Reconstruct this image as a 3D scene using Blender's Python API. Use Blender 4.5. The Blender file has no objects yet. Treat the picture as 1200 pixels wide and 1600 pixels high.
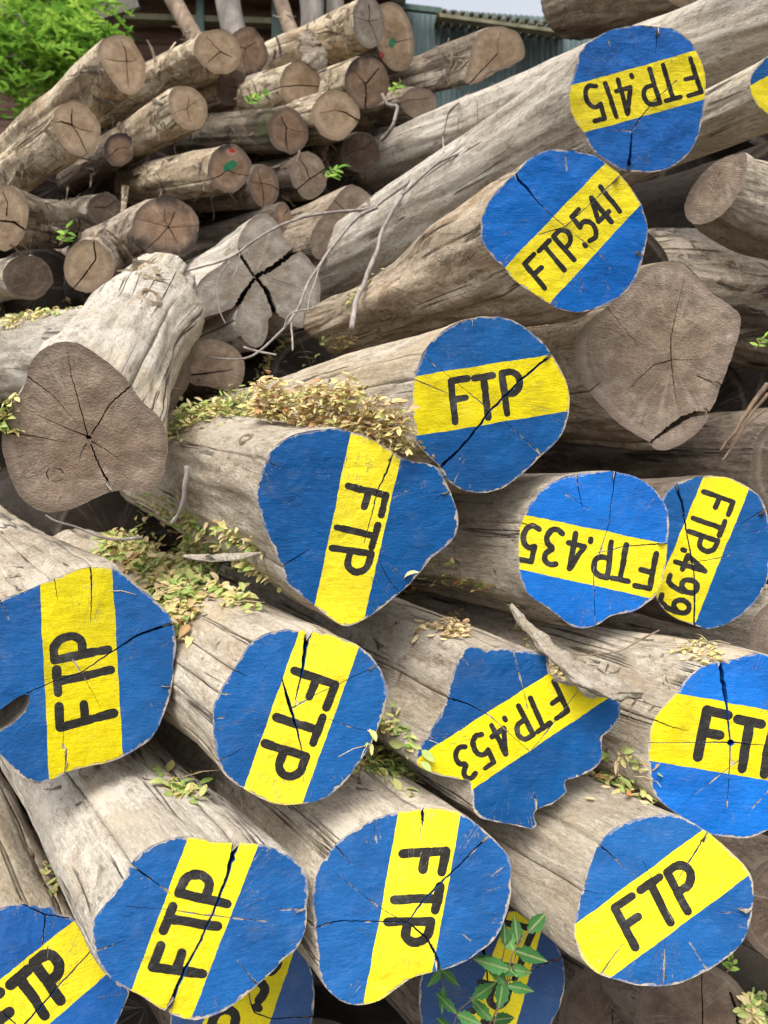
import bpy, bmesh, math, random
import numpy as np
from mathutils import Vector, noise as mnoise
from mathutils.geometry import delaunay_2d_cdt
from mathutils.bvhtree import BVHTree

# ------------------------------------------------------------------ camera, sky, sun, exposure
scene = bpy.context.scene
COL = scene.collection
F = 1155.0                      # focal length in photo pixels (1200 x 1600)
PITCH = math.radians(7.0)
CAM = np.array([0.0, 0.0, 1.5])
cR = np.array([1.0, 0, 0]); cF = np.array([0, math.cos(PITCH), -math.sin(PITCH)]); cU = np.array([0, math.sin(PITCH), math.cos(PITCH)])
cam = bpy.data.cameras.new('camera'); camo = bpy.data.objects.new('camera', cam); COL.objects.link(camo)
camo.location = CAM; camo.rotation_euler = (math.pi/2 - PITCH, 0, 0)
cam.sensor_fit = 'VERTICAL'; cam.sensor_height = 36.0; cam.lens = F/1600*36.0
cam.clip_start = 0.05; cam.clip_end = 2000
cam.dof.use_dof = True; cam.dof.focus_distance = 1.45; cam.dof.aperture_fstop = 4.6
scene.camera = camo

SUN_EL, SUN_AZ = math.radians(64), math.radians(205)     # azimuth measured from +Y clockwise: behind the viewer, a little to the left
world = bpy.data.worlds.new('World'); scene.world = world; world.use_nodes = True
wn = world.node_tree; bgn = wn.nodes['Background']
sky = wn.nodes.new('ShaderNodeTexSky'); sky.sky_type = 'NISHITA'; sky.sun_disc = False
sky.sun_elevation = SUN_EL; sky.sun_rotation = SUN_AZ; sky.air_density = 1.0; sky.dust_density = 4.0; sky.ozone_density = 0.6
hs = wn.nodes.new('ShaderNodeHueSaturation'); hs.inputs['Saturation'].default_value = 0.30
wn.links.new(sky.outputs[0], hs.inputs['Color']); wn.links.new(hs.outputs[0], bgn.inputs['Color'])
bgn.inputs['Strength'].default_value = 0.15
sl = bpy.data.lights.new('sun', 'SUN'); so = bpy.data.objects.new('sun', sl); COL.objects.link(so)
sl.energy = 1.3; sl.angle = math.radians(38); sl.color = (1.0, 0.95, 0.87)
sdir = Vector((math.sin(SUN_AZ)*math.cos(SUN_EL), math.cos(SUN_AZ)*math.cos(SUN_EL), math.sin(SUN_EL)))
so.rotation_euler = (-sdir).to_track_quat('-Z', 'Y').to_euler()
scene.view_settings.view_transform = 'Standard'; scene.view_settings.look = 'None'
scene.view_settings.exposure = 0.92; scene.view_settings.gamma = 1.0

rnd = random.Random(7)
# ------------------------------------------------------------------ small maths
def W(p):                                   # camera space (right, up, forward) -> world
    p = np.asarray(p, float)
    return CAM + p[..., 0:1]*cR + p[..., 1:2]*cU + p[..., 2:3]*cF
def ray(px):                                # photo pixel -> camera-space ray with forward = 1
    px = np.asarray(px, float)
    return np.stack([(px[..., 0]-600)/F, (800-px[..., 1])/F, np.ones(px.shape[:-1])], -1)
def at(x, y, d):
    return W(ray(np.array([x, y]))*d)
def unit(v):
    v = np.asarray(v, float); return v/np.linalg.norm(v)
def nz(x, y, z):
    return mnoise.noise((x, y, z))
def Z(x0, y0, s, pts):
    return [(x0+p[0]/s, y0+p[1]/s)+tuple(p[2:]) for p in pts]
R1 = (700, 0, 2.4); R2 = (600, 450, 2.0); R3 = (250, 600, 2.4); R4 = (0, 850, 3.0); R5 = (300, 950, 3.0); R6 = (620, 950, 2.4)
R7 = (0, 1250, 2.4); R8 = (450, 1220, 3.0); S1 = (800, 1000, 2.6675); S2 = (0, 500, 3.4286); S3 = (0, 0, 3.4286); S4 = (300, 0, 3.4286)
S5 = (0, 250, 3.4286); S6 = (280, 280, 3.4286); S7 = (850, 200, 2.909); S8 = (550, 0, 3.0); T2 = (620, 1400, 4.0); T1 = (200, 1450, 4.0)
ONE = (0, 0, 1.0)
def catmull(pts, n):                        # closed smooth outline through the points, n samples evenly spaced
    P = np.array(pts, float); m = len(P); out = []
    for i in range(m):
        p0, p1, p2, p3 = P[i-1], P[i], P[(i+1) % m], P[(i+2) % m]
        for k in range(12):
            t = k/12
            out.append(0.5*((2*p1)+(-p0+p2)*t+(2*p0-5*p1+4*p2-p3)*t*t+(-p0+3*p1-3*p2+p3)*t**3))
    return resample(np.array(out), n)
def resample(Q, n, closed=True):
    R = np.vstack([Q, Q[:1]]) if closed else Q
    s = np.r_[0, np.cumsum(np.linalg.norm(np.diff(R, axis=0), axis=1))]
    t = np.linspace(0, s[-1], n+1)[:-1] if closed else np.linspace(0, s[-1], n)
    return np.stack([np.interp(t, s, R[:, k]) for k in range(R.shape[1])], 1)
def inside(poly, pts):
    x, y = pts[:, 0], pts[:, 1]; c = np.zeros(len(pts), bool)
    P = np.asarray(poly); Q = np.roll(P, -1, 0)
    for (x1, y1), (x2, y2) in zip(P, Q):
        if y1 == y2: continue
        m = ((y1 > y) != (y2 > y)) & (x < (x2-x1)*(y-y1)/(y2-y1)+x1)
        c ^= m
    return c
def seg_dist(pts, A, B):                    # least distance of each point to the segments A[i]-B[i]
    best = np.full(len(pts), 1e9)
    for a, b in zip(A, B):
        d = b-a; L = max(d@d, 1e-9); t = np.clip(((pts-a)@d)/L, 0, 1)
        best = np.minimum(best, np.hypot(*(pts-(a+t[:, None]*d)).T))
    return best
def ellipse(cx, cy, rx, ry, rot=0, seed=0, rough=0.06, n=22):
    c, s = math.cos(math.radians(rot)), math.sin(math.radians(rot)); o = []
    for i in range(n):
        a = 2*math.pi*i/n; k = 1+rough*(nz(math.cos(a)*1.3, math.sin(a)*1.3, seed*3.7)*1.4+0.5*nz(math.cos(a)*4, math.sin(a)*4, seed*1.9))
        x, y = rx*math.cos(a)*k, ry*math.sin(a)*k
        o.append((cx+x*c-y*s, cy+x*s+y*c))
    return o

# ------------------------------------------------------------------ objects
def tag(o, label=None, cat=None, group=None, kind=None):
    if label: o['label'] = label
    if cat: o['category'] = cat
    if group: o['group'] = group
    if kind: o['kind'] = kind
    return o
def empty(name, loc, label, cat, group=None):
    o = bpy.data.objects.new(name, None); COL.objects.link(o); o.location = tuple(loc); o.empty_display_size = 0.05
    return tag(o, label, cat, group)
OCC_V, OCC_F = [], []                       # everything solid, for laying leaves and twigs on it
_n = [0]
def mesh(name, V, faces, mat, parent=None, origin=None, smooth=True, attrs=None, occ=False, cattr=None):
    V = np.asarray(V, float)
    if origin is None: origin = np.zeros(3)
    me = bpy.data.meshes.new(name)
    me.from_pydata((V-origin).tolist(), [], faces)
    if smooth: me.polygons.foreach_set('use_smooth', [True]*len(me.polygons))
    for k, a in (attrs or {}).items():
        at_ = me.attributes.new(k, 'FLOAT_VECTOR', 'POINT'); at_.data.foreach_set('vector', np.asarray(a, np.float32).ravel())
    me.materials.append(mat); me.update()
    o = bpy.data.objects.new(name, me); COL.objects.link(o)
    if parent is not None: o.parent = parent
    else: o.location = tuple(origin)
    if occ:
        b = len(OCC_V); OCC_V.extend(V.tolist()); OCC_F.extend([[i+b for i in f] for f in faces])
    return o
def tube(pts, radii, sides=6, cap=True):    # tapered tube through world points
    P = np.array(pts, float); n = len(P); V, Fc = [], []
    for i in range(n):
        t = unit(P[min(i+1, n-1)]-P[max(i-1, 0)])
        a = unit(np.cross(t, [0.31, 0.2, 0.93])); b = np.cross(t, a)
        for k in range(sides):
            an = 2*math.pi*k/sides
            V.append(P[i]+radii[i]*(a*math.cos(an)+b*math.sin(an)))
    for i in range(n-1):
        for k in range(sides):
            k2 = (k+1) % sides
            Fc.append([i*sides+k, i*sides+k2, (i+1)*sides+k2, (i+1)*sides+k])
    if cap:
        Fc.append(list(range(sides))[::-1]); Fc.append([(n-1)*sides+k for k in range(sides)])
    return V, Fc
def box(c, e1, e2, e3):                     # box from centre and three half-edge vectors
    c, e1, e2, e3 = map(lambda v: np.asarray(v, float), (c, e1, e2, e3))
    V = [c+s1*e1+s2*e2+s3*e3 for s1 in (-1, 1) for s2 in (-1, 1) for s3 in (-1, 1)]
    return V, [[0, 1, 3, 2], [4, 6, 7, 5], [0, 4, 5, 1], [2, 3, 7, 6], [0, 2, 6, 4], [1, 5, 7, 3]]
class MB:
    def __init__(s): s.V, s.F = [], []
    def add(s, vf):
        b = len(s.V); s.V.extend([tuple(v) for v in vf[0]]); s.F.extend([[i+b for i in f] for f in vf[1]]); return s
# ------------------------------------------------------------------ materials
def srgb(r, g, b):
    f = lambda c: (c/255/12.92) if c/255 <= 0.04045 else ((c/255+0.055)/1.055)**2.4
    return (f(r), f(g), f(b), 1.0)
class NT:
    def __init__(s, name):
        s.m = bpy.data.materials.new(name); s.m.use_nodes = True; s.t = s.m.node_tree
        s.b = s.t.nodes['Principled BSDF']; s.b.inputs['Specular IOR Level'].default_value = 0.25
    def n(s, typ, **kw):
        nd = s.t.nodes.new(typ)
        for k, v in kw.items(): setattr(nd, k, v)
        return nd
    def put(s, sock, v):
        if hasattr(v, 'is_linked') or isinstance(v, bpy.types.NodeSocket): s.t.links.new(v, sock)
        else:
            try: sock.default_value = v
            except Exception: sock.default_value = (v, v, v) if not isinstance(v, (tuple, list)) else tuple(v)[:3]
    def attr(s, name, kind='GEOMETRY'):
        return s.n('ShaderNodeAttribute', attribute_name=name, attribute_type=kind)
    def math(s, op, a, b=0.0, c=None, clamp=False):
        nd = s.n('ShaderNodeMath', operation=op); nd.use_clamp = clamp; s.put(nd.inputs[0], a); s.put(nd.inputs[1], b)
        if c is not None: s.put(nd.inputs[2], c)
        return nd.outputs[0]
    def vmath(s, op, a, b):
        nd = s.n('ShaderNodeVectorMath', operation=op); s.put(nd.inputs[0], a); s.put(nd.inputs[1], b); return nd.outputs[0]
    def noise(s, vec, scale, detail=4.0, rough=0.55, dist=0.0):
        nd = s.n('ShaderNodeTexNoise'); s.put(nd.inputs['Vector'], vec); nd.inputs['Scale'].default_value = scale
        nd.inputs['Detail'].default_value = detail; nd.inputs['Roughness'].default_value = rough; nd.inputs['Distortion'].default_value = dist
        return nd.outputs['Fac']
    def voro(s, vec, scale, feature='F1', rnd=1.0):
        nd = s.n('ShaderNodeTexVoronoi', feature=feature); s.put(nd.inputs['Vector'], vec); nd.inputs['Scale'].default_value = scale
        nd.inputs['Randomness'].default_value = rnd
        return nd
    def step(s, v, lo, hi):                 # smooth 0..1
        nd = s.n('ShaderNodeMapRange', interpolation_type='SMOOTHSTEP'); s.put(nd.inputs['Value'], v)
        nd.inputs['From Min'].default_value = lo; nd.inputs['From Max'].default_value = hi
        return nd.outputs['Result']
    def mix(s, fac, a, b, mode='MIX'):
        nd = s.n('ShaderNodeMix', data_type='RGBA', blend_type=mode); s.put(nd.inputs[0], fac); s.put(nd.inputs[6], a); s.put(nd.inputs[7], b)
        return nd.outputs[2]
    def ramp(s, v, stops):
        nd = s.n('ShaderNodeValToRGB'); s.put(nd.inputs[0], v); e = nd.color_ramp.elements
        while len(e) < len(stops): e.new(0.5)
        for el, (p, c) in zip(e, stops): el.position = p; el.color = c
        return nd.outputs[0]
    def bump(s, h, dist, strength=1.0, prev=None):
        nd = s.n('ShaderNodeBump'); nd.inputs['Strength'].default_value = strength; nd.inputs['Distance'].default_value = dist
        s.put(nd.inputs['Height'], h)
        if prev is not None: s.put(nd.inputs['Normal'], prev)
        return nd.outputs[0]
    def done(s, col, rough=0.85, normal=None):
        s.put(s.b.inputs['Base Color'], col); s.put(s.b.inputs['Roughness'], rough)
        if normal is not None: s.put(s.b.inputs['Normal'], normal)
        return s.m
    def scaled(s, vec, v): return s.vmath('MULTIPLY', vec, v)
    def rand(s, vec, amp=40.0):             # shift the pattern from object to object
        oi = s.n('ShaderNodeObjectInfo'); cb = s.n('ShaderNodeCombineXYZ'); r = s.math('MULTIPLY', oi.outputs['Random'], amp)
        for i in range(3): s.put(cb.inputs[i], r)
        return s.vmath('ADD', vec, cb.outputs[0]), oi.outputs['Random']

def bark(name, dark, mid, light, stain, stain_amt=0.5, crackw=0.010, flaky=0.0, moss=0.0, bumpk=1.0):
    t = NT(name); a = t.attr('lc').outputs['Vector']; v, r = t.rand(a)
    fibre = t.noise(t.scaled(v, (1, 1, .07)), 300, 3, .6, .2)
    strip = t.noise(t.scaled(v, (1, 1, .26)), 26, 6, .68, .6)
    mott = t.noise(t.scaled(v, (1, 1, .6)), 62, 8, .75)
    patch = t.noise(t.scaled(v, (1, 1, .5)), 13, 6, .66, .5)
    broad = t.noise(t.scaled(v, (1, 1, .6)), 5, 4, .6, .3)
    dmul = (.62, .60, .57, 1)
    col = t.mix(t.step(t.math('ADD', t.math('MULTIPLY', strip, .55), t.math('MULTIPLY', mott, .45)), .36, .64), mid, light)
    col = t.mix(t.math('MULTIPLY', t.step(patch, .52, .66), stain_amt), col, stain)
    col = t.mix(t.math('MULTIPLY', t.step(broad, .48, .32), stain_amt*1.3, clamp=True), col, t.mix(.45, stain, mid))
    col = t.mix(t.step(mott, .44, .30), col, dark)
    col = t.mix(t.math('MULTIPLY', t.step(strip, .40, .27), .75), col, dark)
    col = t.mix(t.math('MULTIPLY', t.step(t.noise(t.scaled(v, (1, 1, .8)), 31, 6, .7), .56, .70), .45), col, dmul, 'MULTIPLY')
    col = t.mix(.38, col, t.ramp(fibre, [(.3, (.52, .5, .47, 1)), (.62, (1.18, 1.18, 1.18, 1))]), 'MULTIPLY')
    micro = t.noise(t.scaled(v, (1, 1, .4)), 170, 6, .78)
    col = t.mix(.65, col, t.ramp(micro, [(.33, (.42, .40, .37, 1)), (.5, (.95, .95, .95, 1)), (.66, (1.32, 1.32, 1.32, 1))]), 'MULTIPLY')
    isl = t.noise(t.scaled(v, (1, 1, .75)), 6.5, 7, .68, .8)
    col = t.mix(t.math('MULTIPLY', t.step(isl, .545, .575), .55), col, t.mix(.6, light, (light[0]*1.05, light[1]*1.05, light[2]*1.08, 1)))
    col = t.mix(t.math('MULTIPLY', t.step(isl, .43, .40), .45), col, t.mix(.5, stain, mid))
    yel = t.noise(t.scaled(v, (1, 1, .4)), 4.0, 5, .6, .5)
    col = t.mix(t.math('MULTIPLY', t.step(yel, .55, .66), .30), col, (light[0]*.95, light[1]*.80, light[2]*.55, 1))
    ck = t.noise(t.scaled(v, (1, 1, .03)), 17, 4, .5, .35)
    ckm = t.math('ABSOLUTE', t.math('SUBTRACT', ck, .5))
    gate = t.step(t.noise(t.scaled(v, (1, 1, .6)), 6, 2), .49, .58)
    crack = t.math('MULTIPLY', t.step(ckm, crackw, crackw*.3), gate)
    col = t.mix(t.math('MULTIPLY', crack, .8), col, (dark[0]*.25, dark[1]*.22, dark[2]*.2, 1))
    specks = t.math('MULTIPLY', t.step(t.noise(v, 380, 2, .5), .60, .70), t.step(patch, .42, .58))
    col = t.mix(t.math('MULTIPLY', specks, .6), col, (dark[0]*.4, dark[1]*.4, dark[2]*.4, 1))
    white = t.math('MULTIPLY', t.step(t.noise(v, 150, 3, .6), .64, .72), t.step(broad, .45, .6))
    col = t.mix(t.math('MULTIPLY', white, .45), col, (light[0]*1.25, light[1]*1.25, light[2]*1.25, 1))
    h = t.math('ADD', t.math('MULTIPLY', micro, .6), t.math('MULTIPLY', mott, .9)); h = t.math('ADD', h, t.math('MULTIPLY', strip, .9))
    h = t.math('SUBTRACT', h, t.math('MULTIPLY', crack, 1.4))
    if flaky:                                # plates of old bark still clinging
        fl = t.noise(t.scaled(v, (1, 1, .42)), 8, 7, .66, .9)
        fm = t.step(fl, .525, .55)
        bcol = t.ramp(t.noise(t.scaled(v, (1, 1, .4)), 60, 6, .72), [(.3, (dark[0]*.5, dark[1]*.5, dark[2]*.5, 1)), (.55, (dark[0]*1.2, dark[1]*1.15, dark[2]*1.1, 1)), (.75, mid)])
        col = t.mix(t.math('MULTIPLY', fm, flaky), col, bcol)
        h = t.math('ADD', h, t.math('MULTIPLY', fm, 2.2*flaky))
    if moss:
        mm = t.math('MULTIPLY', t.step(t.noise(v, 6, 5, .6), .55, .68), moss)
        col = t.mix(mm, col, (.05, .07, .015, 1))
    sep = t.n('ShaderNodeSeparateXYZ'); t.put(sep.inputs[0], a)
    rim = t.math('MULTIPLY', t.step(t.math('ADD', sep.outputs[2], t.math('MULTIPLY', t.noise(a, 90, 3), .016)), .011, .004), t.step(t.noise(a, 22, 3), .42, .60))
    col = t.mix(t.math('MULTIPLY', rim, .4), col, t.mix(.5, light, (.60, .54, .45, 1)))
    rv = t.math('ADD', t.math('MULTIPLY', r, .30), .85)
    hsv = t.n('ShaderNodeHueSaturation'); t.put(hsv.inputs['Color'], col); t.put(hsv.inputs['Value'], rv)
    nrm = t.bump(h, .0035*bumpk, 1.0)
    nrm = t.bump(patch, .010*bumpk, .55, nrm)
    return t.done(hsv.outputs[0], .9, nrm)

def wood_pattern(t, fc, light, mid, dark, ringk=1.0):
    """growth rings, rays and saw marks of a cut end; fc = (x, y from the pith in metres, radius 0..1)"""
    sep = t.n('ShaderNodeSeparateXYZ'); t.put(sep.inputs[0], fc)
    cb = t.n('ShaderNodeCombineXYZ'); t.put(cb.inputs[0], sep.outputs[0]); t.put(cb.inputs[1], sep.outputs[1])
    flat, r = t.rand(cb.outputs[0])
    wob = t.noise(flat, 9, 3)
    rr = t.math('ADD', sep.outputs[2], t.math('MULTIPLY', wob, .16))
    ring = t.math('ADD', t.math('MULTIPLY', t.math('SINE', t.math('MULTIPLY', rr, 95)), .5), .5)
    ring2 = t.math('ADD', t.math('MULTIPLY', t.math('SINE', t.math('MULTIPLY', rr, 37)), .5), .5)
    nd = t.n('ShaderNodeVectorMath', operation='NORMALIZE'); t.put(nd.inputs[0], cb.outputs[0])
    cb2 = t.n('ShaderNodeCombineXYZ'); t.put(cb2.inputs[2], t.math('MULTIPLY', sep.outputs[2], .12))
    dv = t.vmath('ADD', t.vmath('ADD', nd.outputs[0], cb2.outputs[0]), t.vmath('SUBTRACT', flat, cb.outputs[0]))
    rays = t.noise(dv, 24, 3, .6)
    rays2 = t.noise(dv, 7, 4, .6)
    mot = t.noise(flat, 26, 6, .68)
    big = t.noise(flat, 7, 4, .6)
    saw = t.n('ShaderNodeTexWave', wave_type='BANDS', bands_direction='X'); 
    mp = t.n('ShaderNodeMapping'); mp.inputs['Rotation'].default_value = (0, 0, 1.1); t.put(mp.inputs[0], flat); t.put(saw.inputs[0], mp.outputs[0])
    saw.inputs['Scale'].default_value = 38; saw.inputs['Distortion'].default_value = 14; saw.inputs['Detail'].default_value = 3; saw.inputs['Detail Scale'].default_value = 2
    col = t.ramp(t.math('ADD', t.math('MULTIPLY', mot, .7), t.math('MULTIPLY', big, .3)), [(.32, dark), (.5, mid), (.66, light)])
    col = t.mix(t.math('MULTIPLY', t.step(ring, .55, 1), .30*ringk), col, dark)
    col = t.mix(t.math('MULTIPLY', t.step(ring2, .5, 1), .16*ringk), col, light)
    col = t.mix(t.math('MULTIPLY', t.step(rays, .52, .7), .35), col, dark)
    return dict(col=col, sep=sep, flat=flat, mot=mot, big=big, rays=rays, rays2=rays2, saw=saw.outputs['Fac'], ring=ring, dv=dv, r=r)
def cut(name, light, mid, dark, rim, ringk=1.0, mould=0.0):
    t = NT(name); fc = t.attr('fc').outputs['Vector']; ec = t.attr('ec').outputs['Vector']
    w = wood_pattern(t, fc, light, mid, dark, ringk); col = w['col']
    se = t.n('ShaderNodeSeparateXYZ'); t.put(se.inputs[0], ec)
    hair = t.math('MULTIPLY', t.step(t.math('ABSOLUTE', t.math('SUBTRACT', w['rays2'], .5)), .012, .002), t.step(w['big'], .45, .6))
    col = t.mix(t.math('MULTIPLY', hair, .6), col, (dark[0]*.35, dark[1]*.35, dark[2]*.35, 1))
    hw2 = t.step(t.math('ADD', w['sep'].outputs[2], t.math('MULTIPLY', w['big'], .35)), .82, .74)
    sap = t.step(t.math('ADD', w['sep'].outputs[2], t.math('MULTIPLY', w['mot'], .12)), .90, .97)
    col = t.mix(t.math('MULTIPLY', sap, .35), col, t.mix(.5, light, (.50, .42, .33, 1)))
    col = t.mix(t.math('MULTIPLY', hw2, .45), col, t.mix(1, col, (.78, .70, .62, 1), 'MULTIPLY'))
    stn = t.math('MULTIPLY', t.step(t.noise(w['flat'], 11, 6, .7), .53, .66), .45)
    col = t.mix(stn, col, dark)
    pal = t.math('MULTIPLY', t.step(t.noise(w['dv'], 4, 5, .7), .54, .70), .4)
    col = t.mix(pal, col, t.mix(.5, light, (.55, .50, .45, 1)))
    heart = t.step(t.math('ADD', w['sep'].outputs[2], t.math('MULTIPLY', w['mot'], .1)), .20, .06)
    col = t.mix(t.math('MULTIPLY', heart, .6), col, dark)
    e = t.math('SUBTRACT', se.outputs[0], t.math('MULTIPLY', w['mot'], .02))
    col = t.mix(t.math('MULTIPLY', t.step(e, .014, -.004), .6), col, rim)
    if mould:
        col = t.mix(t.math('MULTIPLY', t.math('MULTIPLY', t.step(w['big'], .5, .62), t.step(w['sep'].outputs[2], .35, .95)), mould), col, (.02, .018, .02, 1))
    hsv = t.n('ShaderNodeHueSaturation'); t.put(hsv.inputs['Color'], col); t.put(hsv.inputs['Value'], t.math('ADD', t.math('MULTIPLY', w['r'], .3), .85))
    h = t.math('ADD', t.math('MULTIPLY', w['saw'], .28), t.math('MULTIPLY', w['mot'], .65)); h = t.math('ADD', h, t.math('MULTIPLY', w['rays'], .35))
    return t.done(hsv.outputs[0], .85, t.bump(h, .0022, .9))
def paint(name, color, wear=1.0, vary=.42, dusty=.20):
    """brushed paint on the cut end; bare pale wood shows at the rim, along cracks and in chips"""
    t = NT(name); fc = t.attr('fc').outputs['Vector']; ec = t.attr('ec').outputs['Vector']
    w = wood_pattern(t, fc, (.46, .38, .29, 1), (.33, .26, .19, 1), (.17, .13, .09, 1))
    se = t.n('ShaderNodeSeparateXYZ'); t.put(se.inputs[0], ec)
    if color is None: base = t.attr('tone', 'OBJECT').outputs['Color']
    else: base = color
    fine = t.noise(w['flat'], 130, 4, .6)
    stroke = t.noise(t.scaled(w['flat'], (1, 5, 1)), 34, 4, .6)
    pv = t.n('ShaderNodeHueSaturation'); t.put(pv.inputs['Color'], base); t.put(pv.inputs['Value'], t.math('ADD', t.math('MULTIPLY', w['r'], .26), .84)); t.put(pv.inputs['Saturation'], t.math('ADD', t.math('MULTIPLY', w['r'], -.04), 1.02)); base = pv.outputs[0]
    dk = t.mix(1.0, base, (.58, .58, .62, 1), 'MULTIPLY'); lt = t.mix(.05, base, (.75, .75, .75, 1))
    col = t.mix(t.math('MULTIPLY', t.step(w['big'], .42, .68), vary*1.6), base, dk)
    col = t.mix(t.math('MULTIPLY', t.step(stroke, .52, .75), vary*1.2), col, lt)
    col = t.mix(t.math('MULTIPLY', t.step(w['saw'], .6, 1.), vary*.5), col, dk)
    col = t.mix(t.math('MULTIPLY', t.step(w['rays'], .55, .75), vary*.6), col, dk)
    dust = t.math('MULTIPLY', t.step(t.noise(w['flat'], 16, 6, .7), .53, .72), dusty*.42)
    col = t.mix(dust, col, (.30, .31, .31, 1))
    dirt = t.math('MULTIPLY', t.step(t.noise(w['flat'], 6, 6, .72), .56, .74), .30)
    col = t.mix(dirt, col, t.mix(.45, base, (.10, .085, .065, 1)))
    grainy = t.math('MULTIPLY', t.step(t.noise(w['flat'], 90, 5, .75), .55, .72), vary*1.3)
    col = t.mix(grainy, col, dk)
    # bare wood
    n1 = t.noise(w['flat'], 75, 4, .65); n2 = t.noise(w['flat'], 17, 3, .6)
    edge = t.step(t.math('SUBTRACT', se.outputs[0], t.math('MULTIPLY', t.math('SUBTRACT', t.math('ADD', t.math('MULTIPLY', n1, .6), t.math('MULTIPLY', n2, .5)), .47), .026*wear)), .0014, .0002)
    crk = t.math('MULTIPLY', t.step(t.math('SUBTRACT', se.outputs[1], t.math('MULTIPLY', t.math('SUBTRACT', n1, .45), .007*wear)), .0012, .0002), t.step(n2, .46, .56))
    chip = t.math('MULTIPLY', t.step(fine, .70, .745), t.step(t.noise(w['flat'], 21, 3), .54-.02*wear, .64))
    hairline = t.math('MULTIPLY', t.step(t.math('ABSOLUTE', t.math('SUBTRACT', w['rays2'], .5)), .0045, .001), t.math('MULTIPLY', t.step(w['sep'].outputs[2], .30, .55), t.step(t.noise(w['flat'], 10, 2), .54, .60)))
    edge = t.math('MULTIPLY', edge, t.math('ADD', .35, t.math('MULTIPLY', t.step(t.noise(w['flat'], 28, 3), .42, .58), .65)))
    bare = t.math('MAXIMUM', t.math('MAXIMUM', edge, crk), t.math('MAXIMUM', chip, t.math('MULTIPLY', hairline, .75)))
    col = t.mix(t.math('MULTIPLY', bare, .95), col, t.mix(.4, w['col'], (.60, .54, .46, 1)))
    h = t.math('ADD', t.math('MULTIPLY', w['saw'], .10), t.math('MULTIPLY', w['mot'], .55)); h = t.math('ADD', h, t.math('MULTIPLY', w['rays'], .35)); h = t.math('ADD', h, t.math('MULTIPLY', stroke, .5))
    h = t.math('SUBTRACT', h, t.math('MULTIPLY', bare, .5))
    rough = t.math('ADD', t.math('MULTIPLY', fine, .3), .40)
    return t.done(col, rough, t.bump(h, .0022, .9))

M = {}
c4 = lambda r, g, b: (r, g, b, 1.0)
M['pale'] = bark('weathered_wood', c4(.17, .135, .10), c4(.37, .31, .235), c4(.58, .515, .415), c4(.35, .26, .165), .42, .013, 0, 0, 1.7)
M['tan'] = bark('peeled_tan_wood', c4(.15, .10, .06), c4(.47, .365, .24), c4(.76, .65, .48), c4(.34, .21, .11), .5, .014, .5, 0, 2.0)
M['barky'] = bark('old_bark', c4(.10, .08, .06), c4(.28, .22, .165), c4(.50, .43, .34), c4(.20, .135, .08), .5, .016, .7, 0, 2.4)
M['dim'] = bark('dark_stained_wood', c4(.045, .034, .025), c4(.11, .084, .063), c4(.21, .168, .13), c4(.09, .056, .034), .5, .012, .3, 0, 1.3)
M['grey'] = bark('silver_grey_wood', c4(.18, .15, .12), c4(.38, .335, .27), c4(.58, .53, .45), c4(.35, .27, .18), .32, .013, 0, 0, 1.6)
M['mossy'] = bark('mossy_dark_bark', c4(.05, .04, .03), c4(.14, .11, .08), c4(.28, .235, .175), c4(.11, .08, .05), .5, .016, .6, .5, 1.8)
M['ragged'] = bark('brown_torn_bark', c4(.11, .08, .052), c4(.31, .24, .165), c4(.52, .435, .33), c4(.27, .155, .075), .55, .014, .25, 0, 2.2)
M['end_brown'] = cut('brown_cut_end', c4(.39, .30, .225), c4(.27, .20, .145), c4(.15, .107, .078), c4(.12, .085, .062), .5)
M['end_grey'] = cut('grey_brown_cut_end', c4(.38, .30, .225), c4(.26, .198, .146), c4(.148, .108, .078), c4(.17, .125, .098), .6)
M['end_tan'] = cut('fresh_tan_cut_end', c4(.60, .47, .33), c4(.47, .35, .235), c4(.29, .195, .12), c4(.24, .165, .105), .6)
M['end_mould'] = cut('mouldy_cut_end', c4(.43, .305, .215), c4(.31, .21, .14), c4(.18, .11, .07), c4(.07, .05, .045), .7, .8)
M['end_pale'] = cut('silver_cut_end', c4(.44, .405, .35), c4(.32, .285, .24), c4(.185, .155, .125), c4(.16, .125, .10), .6)
M['deep'] = bark('shade_coloured_wood', c4(.009, .007, .005), c4(.024, .0175, .013), c4(.045, .034, .025), c4(.017, .011, .007), .5)  # near-black base colour paints gap shade onto the wood
M['end_deep'] = cut('shade_coloured_end', c4(.042, .031, .023), c4(.028, .02, .0145), c4(.015, .0105, .0075), c4(.012, .009, .007), .5)  # cut end with the same gap shade put into its colour
M['end_dark'] = cut('dusty_dark_cut_end', c4(.16, .12, .088), c4(.105, .074, .053), c4(.055, .037, .026), c4(.05, .035, .025), .6)
M['blue'] = paint('blue_paint', None)
M['yellow'] = paint('yellow_paint', c4(.84, .69, .004), .9, .36, .13)
M['black'] = paint('black_paint', c4(.022, .020, .016), .55, .35, .40)
M['green_mark'] = paint('green_paint', c4(.03, .22, .10), 1.2, .3, .3)
M['red_mark'] = paint('red_paint', c4(.45, .03, .03), 1.2, .3, .3)
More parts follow.
